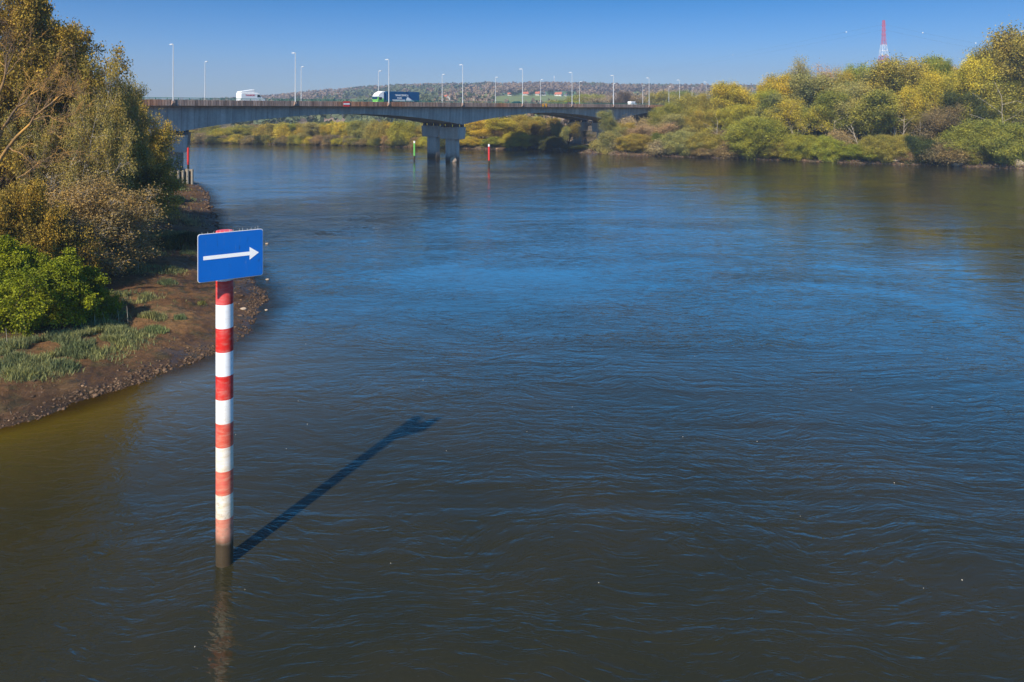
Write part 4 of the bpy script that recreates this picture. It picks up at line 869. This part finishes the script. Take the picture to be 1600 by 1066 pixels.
# ------------------------------------------------------------------ grass, reeds, stones
def blades(name, label, spots, colr, hh=(.3, .6), seed=1, kind='stuff', cat='grass', width=.035, group=None):
    g = np.random.default_rng(seed); P = []; Hs = []
    for px, pyy, rx, ry, n in spots:
        c = hit(px, pyy); mpp = c.y / F
        for _ in range(n):
            a_ = g.normal(size=2); a_ = a_ * (.42 if kind == 'stuff' else .3); x_ = c.x + a_[0] * rx * mpp; y_ = c.y + a_[1] * ry * mpp * 3.2
            if kind == 'stuff' and fbm(x_ * .8, y_ * .8, 2) < -.12: continue
            if kind != 'stuff' and math.hypot(*a_) > .62: continue
            zz_ = ground(x_, y_)
            if zz_ < .12: continue
            P.append((x_, y_, zz_ - .03)); Hs.append(g.uniform(*hh) * (1.25 - .5 * math.hypot(*a_)))
    P = np.array(P); h_ = np.maximum(.12, np.array(Hs))[:, None]; n = len(P); an = g.uniform(0, 6.28, (n, 1)); w_ = np.concatenate([np.cos(an), np.sin(an), an * 0], 1) * width * .5
    ln = np.concatenate([g.normal(size=(n, 2)) * .28, np.ones((n, 1))], 1); V = np.stack([P - w_, P + w_, P + ln * h_ * .6 + w_ * .8, P + ln * h_ + np.concatenate([g.normal(size=(n, 2)) * .08, np.zeros((n, 1))], 1) * h_], 1).reshape(-1, 3)
    o = link(name, npmesh(name, V, np.arange(n)[:, None] * 4 + np.arange(4)[None], [M['leaf_near']])); o.color = (*colr, 1); tag(o, label, cat, group, kind); return o
GB = (.21, .23, .11)
blades('grass', 'grey-green salt grass growing in patches on the mud bank', [
 (30, 570, 70, 16, 5200), (110, 545, 95, 20, 9000), (175, 528, 60, 16, 6200), (95, 575, 30, 9, 1600), (40, 590, 40, 8, 1800),
 (10, 545, 60, 10, 2500), (200, 470, 60, 12, 2600), (150, 492, 60, 10, 2600),
 (205, 420, 60, 12, 2600), (170, 380, 80, 14, 3600), (225, 395, 50, 12, 2400), (265, 425, 26, 7, 1000), (280, 368, 60, 10, 3600), (245, 372, 60, 12, 2400), (120, 500, 90, 8, 2200)], GB, (.25, .55), 4)
blades('dry_grass', 'dry straw-coloured grass on the upper bank near the pier', [(282, 350, 36, 10, 2600), (262, 340, 40, 12, 2600), (230, 320, 60, 14, 2800), (190, 340, 60, 16, 2600), (200, 372, 60, 10, 1500)], (.42, .30, .16), (.4, .9), 5, width=.05)
blades('green_grass', 'pale green grass on the bank just before the pile collar', [(276, 312, 26, 12, 3000), (250, 322, 20, 8, 1200), (282, 295, 16, 6, 900)], (.26, .28, .12), (.3, .6), 6, width=.06)
tufts = [((243, 520, 34, 7, 1300), 'low spreading grey-green tuft alone on the mud right of the big grass patch'), ((238, 497, 40, 6, 1100), 'long thin grass tuft at the edge of the bush shadow'), ((282, 500, 18, 4, 420), 'narrow grass tuft right of the long thin one'),
         ((293, 397, 20, 6, 800), 'pale rounded tuft beside the dark reeds left of the arrow board'), ((262, 443, 26, 7, 700), 'dark grass tuft in the shadow left of the arrow board'), ((316, 477, 12, 3, 160), 'tiny yellowish tuft just left of the banded post')]
for i, (s_, lb) in enumerate(tufts): blades('grass_tuft', lb, [s_], GB if i != 5 else (.25, .23, .08), (.22, .45), 20 + i, 'thing', 'grass tuft', .03, 'single grass tufts on the mud')
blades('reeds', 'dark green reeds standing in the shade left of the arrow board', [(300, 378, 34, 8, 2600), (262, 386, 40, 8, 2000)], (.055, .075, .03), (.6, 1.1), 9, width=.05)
# dry stalks over the grass
m = MB()
for px, pyy in ((148, 512), (186, 506), (200, 508), (128, 512), (12, 545), (165, 508)):
    p = hit(px, pyy); m.tube(p, p + Vector((rnd.uniform(-.25, .1), rnd.uniform(-.1, .1), rnd.uniform(.8, 1.3))), .018, .008, 4)
o = m.build('dry_stalks', M['palebark']); tag(o, 'thin dry stalks standing up out of the big grass patch', 'stalks', None, 'stuff')
import bmesh
bm = bmesh.new(); bmesh.ops.create_icosphere(bm, subdivisions=1, radius=1); IV = np.array([v.co[:] for v in bm.verts]); IF = np.array([[v.index for v in f.verts] for f in bm.faces]); 
bm.free(); bm = bmesh.new(); bmesh.ops.create_icosphere(bm, subdivisions=3, radius=1); JV = np.array([v.co[:] for v in bm.verts]); JF = np.array([[v.index for v in f.verts] for f in bm.faces]); bm.free()
def stones(name, label, C, Sz, seed):
    g = np.random.default_rng(seed); n = len(C); sc = g.uniform(.6, 1.3, (n, 1, 3)) * np.array([[[1, 1, .55]]]) * np.array(Sz)[:, None, None]
    V = IV[None] * (1 + g.normal(size=(n, len(IV), 1)) * .16) * sc; an = g.uniform(0, 6.28, n); c_, s_ = np.cos(an)[:, None], np.sin(an)[:, None]
    V = np.stack([V[..., 0] * c_ - V[..., 1] * s_, V[..., 0] * s_ + V[..., 1] * c_, V[..., 2]], 2) + np.array(C)[:, None]
    Fq = (IF[None] + (np.arange(n) * len(IV))[:, None, None]).reshape(-1, 3); o = link(name, npmesh(name, V.reshape(-1, 3), Fq, [M['stone']])); tag(o, label, 'stones', None, 'stuff'); return o
g = np.random.default_rng(77); C = []; Sz = []
while len(C) < 5200:
    Y = g.uniform(36, 100) if g.random() < .8 else g.uniform(100, 175); d = g.normal() * (.55 if g.random() < .75 else 2.6) + .35
    if fbm(g.uniform(0, 1) * .1 + Y * .35, 3.3, 3) + .12 * g.normal() < -.05 and g.random() < .8: continue
    X = float(shoreL(Y)) - d; z_ = ground(X, Y)
    if z_ < -.15 or d > 8: continue
    C.append((X, Y, z_)); Sz.append(min(.3, g.gamma(2., .025) + .02) * (1 if Y < 80 else 1.6))
stones('shore_stones', 'small brown stones and clods littering the edge of the mud bank', C, Sz, 78)
C = []; Sz = []
while len(C) < 3500:
    X = g.uniform(-170, 170); d = abs(g.normal()) * 1.6 - .2; Y = float(shoreR(X)) + d; C.append((X, Y, ground(X, Y))); Sz.append(min(1.1, g.gamma(2., .12) + .1))
stones('bank_stones', 'brown rubble and stones along the waterline of the right bank', C, Sz, 79)
a = N('pale_rock'); n = a.noise(1.2, 6, .65); c = a.ramp(n, [(.3, (.20, .14, .10)), (.6, (.46, .36, .27))]); M['palerock'] = a.done(a.bsdf(c, .85, .2, bump=n, bdist=.1))
def rock(loc, size, label, name='rock', mat='palerock', seed=0, group=None):
    g = np.random.default_rng(seed); q = g.uniform(0, 50, 3)
    k = 1 + .45 * fbm(JV[:, 0] * 1.3 + q[0], JV[:, 1] * 1.3 + JV[:, 2] * 1.7 + q[1], 3); V = JV * k[:, None] * np.array(size)
    o = link(name, npmesh(name, V, JF, [M[mat]]), None, loc); tag(o, label, 'rock', group); return o
def rrock(px, d, size, label, seed): X, Y = rb(px, d); rock((X, Y, ground(X, Y) + size[2] * .3), size, label, seed=seed, group='pale rocks on the right bank')
rrock(1496, 1.0, (1.7, 1.2, .95), 'large pale boulder at the water edge below the brown twiggy shrub', 1)
rrock(1481, 1.2, (.9, .8, .55), 'smaller pale rock just left of the large pale boulder', 2)
rrock(1468, 2.4, (1.8, 1., .55), 'flat pale slab above the water left of the large boulder', 3)
rrock(1592, 2.0, (1.3, 1., 1.1), 'pale rock at the right edge below the brown slope', 4)
rrock(1400, 1.6, (1.3, .9, .55), 'pale rock at the foot of the dry tan scrub', 5)
rrock(838, 1.5, (1.2, 1.2, .7), 'pale rock on the shore under the right arch', 6)
rrock(521, 2.0, (2.6, 2., 1.0), 'pale stony patch in the far bank row under the left arch', 7)
for i, (px, pyy, s_, lb) in enumerate([(1, 0, 0, '')][:0] + [(418, 437, .2, 'single orange-brown stone in the water right of the arrow board'), (380, 488, .28, 'orange-tan stone on the mud just right of the banded post'), (416, 485, .14, 'small stone at the tip of the mud point'), (417, 381, .2, 'small brown stone in the water beside the top right of the arrow board')]):
    Y = EYE * F / (pyy - HY); p = W(px, pyy, Y); z_ = max(float(landL(p.x, p.y)), 0); rock((p.x, p.y, z_ + .02), (s_, s_ * .8, s_ * .5), lb, seed=30 + i, group='loose stones by the arrow board')
# a broad pale stone against the middle pier
p = onbr(175.6 - 1.2, 163.3 - 1.5, .5); rock(p, (1.1, 1.0, 1.3), 'pale rounded rock leaning on the foot of the middle pier', seed=50)
# bleached dead trunks on the right bank
def snag(px, d, ytop, lean, label, seed, r=.28):
    X, Y = rb(px, d); zt = EYE + (HY - ytop) / F * Y; z0 = ground(X, Y); g = np.random.default_rng(seed); sg = []
    o = empty('dead_trunk', (X, Y, z0)); tag(o, label, 'dead tree', 'pale trunks on the right bank'); H_ = zt - z0; p = np.array([0., 0, -.5]); pts_ = [p]
    for i in range(7): p = p + np.array([lean * H_ / 7 + g.normal() * .12, g.normal() * .12, (H_ + .5) / 7]); pts_.append(p)
    for i in range(7): sg.append((pts_[i], pts_[i + 1], r * (1 - .08 * i), r * (1 - .08 * (i + 1))))
    for c in range(6):
        i = 3 + c % 5; i = min(i, 7); q = pts_[i]; dd = np.array([g.normal() * .6, g.normal() * .5, g.uniform(.3, 1)]); q1 = q + dd * H_ * .2; sg.append((q, q1, r * .45, r * .25)); q2 = q1 + (dd + g.normal(size=3) * .3) * H_ * .16; sg.append((q1, q2, r * .25, .05))
    v_, f_ = tubes_np(sg, 6); link('trunk', npmesh('trunk', v_, f_, [M['palebark']], True), o)
snag(1395, 14, 172, .02, 'pale forked trunk standing clear in the right bank wood', 3, .28)
snag(1364, 16, 160, -.05, 'twin of pale bare trunks left of the forked pale trunk', 4, .24)
snag(1346, 9, 196, -.35, 'pale trunk leaning left over the shrubs', 5, .2)
snag(1459, 12, 186, -.05, 'thin pale trunk beside the shaded hollow', 6, .14)
for px_, yt_, d_, ln_, lb_ in ((1300, 190, 12, .04, 'thin pale trunk left of the leaning pale trunk'), (1328, 176, 14, -.03, 'slender pale trunk between the leaning trunk and the thin one on its left'), (1412, 182, 13, .1, 'pale trunk bending right beside the forked pale trunk'),
    (1438, 190, 12, -.06, 'short pale trunk below the yellow-brown tree'), (1246, 186, 13, .02, 'pale stem rising from the shrubs above the dark gap'), (1214, 196, 11, -.05, 'pale stem above the right foot of the large lime bush'), (1516, 178, 16, .05, 'pale trunk in the shaded hollow below the golden tree'), (1570, 150, 15, -.06, 'pale trunk above the big rounded bush')):
    snag(px_, d_, yt_, ln_, lb_, int(px_), .17)
snag(1120, 10, 190, .03, 'thin orange-tan trunk below the tall golden willow', 7, .14)
g = np.random.default_rng(91); vs_ = []; fs_ = []
for i in range(34):
    Y = g.uniform(23, 60); X = g.uniform(-.5, .62) * Y
    if X < shoreL(Y) + 2: continue
    r_ = g.uniform(.012, .028); b0 = len(vs_)
    for j in range(6): vs_.append((X + r_ * math.cos(j * 1.047) * g.uniform(.6, 1.4), Y + r_ * math.sin(j * 1.047) * g.uniform(.6, 1.4), .012))
    vs_.append((X, Y, .035))
    for j in range(6): fs_.append((b0 + j, b0 + (j + 1) % 6, b0 + 6))
me = bpy.data.meshes.new('floating_flecks'); me.from_pydata(vs_, [], fs_); me.materials.append(simple('fleck', (.42, .38, .32), .8)); o = link('floating_flecks', me); tag(o, 'scattered pale flecks floating on the river', 'flecks', None, 'stuff')
m = MB()
for i in range(90):
    Y = g.uniform(40, 95); d = abs(g.normal()) * 4 + .4; X = float(shoreL(Y)) - d; z_ = ground(X, Y); an = g.uniform(0, 3.14); l_ = g.uniform(.2, .9)
    X2, Y2 = X + math.cos(an) * l_, Y + math.sin(an) * l_; m.tube((X, Y, z_ + .02), (X2, Y2, ground(X2, Y2) + g.uniform(.02, .15)), g.uniform(.008, .02), .006, 5)
o = m.build('driftwood_sticks', M['bark']); tag(o, 'thin grey sticks washed up over the mud bank', 'sticks', None, 'stuff')
# ------------------------------------------------------------------ haze
hz = MB(); hz.box(-2600, 2700, -60, 2450, -9, 150)
a = N('haze_air'); pv = a.n('ShaderNodeVolumePrincipled'); pv.inputs['Color'].default_value = (.72, .82, 1, 1); pv.inputs['Density'].default_value = .00032; pv.inputs['Anisotropy'].default_value = .3
a.l(pv.outputs[0], a.out.inputs['Volume']); o = hz.build('haze', a.m); o['kind'] = 'stuff'; o['label'] = 'thin blue haze over the far hills'
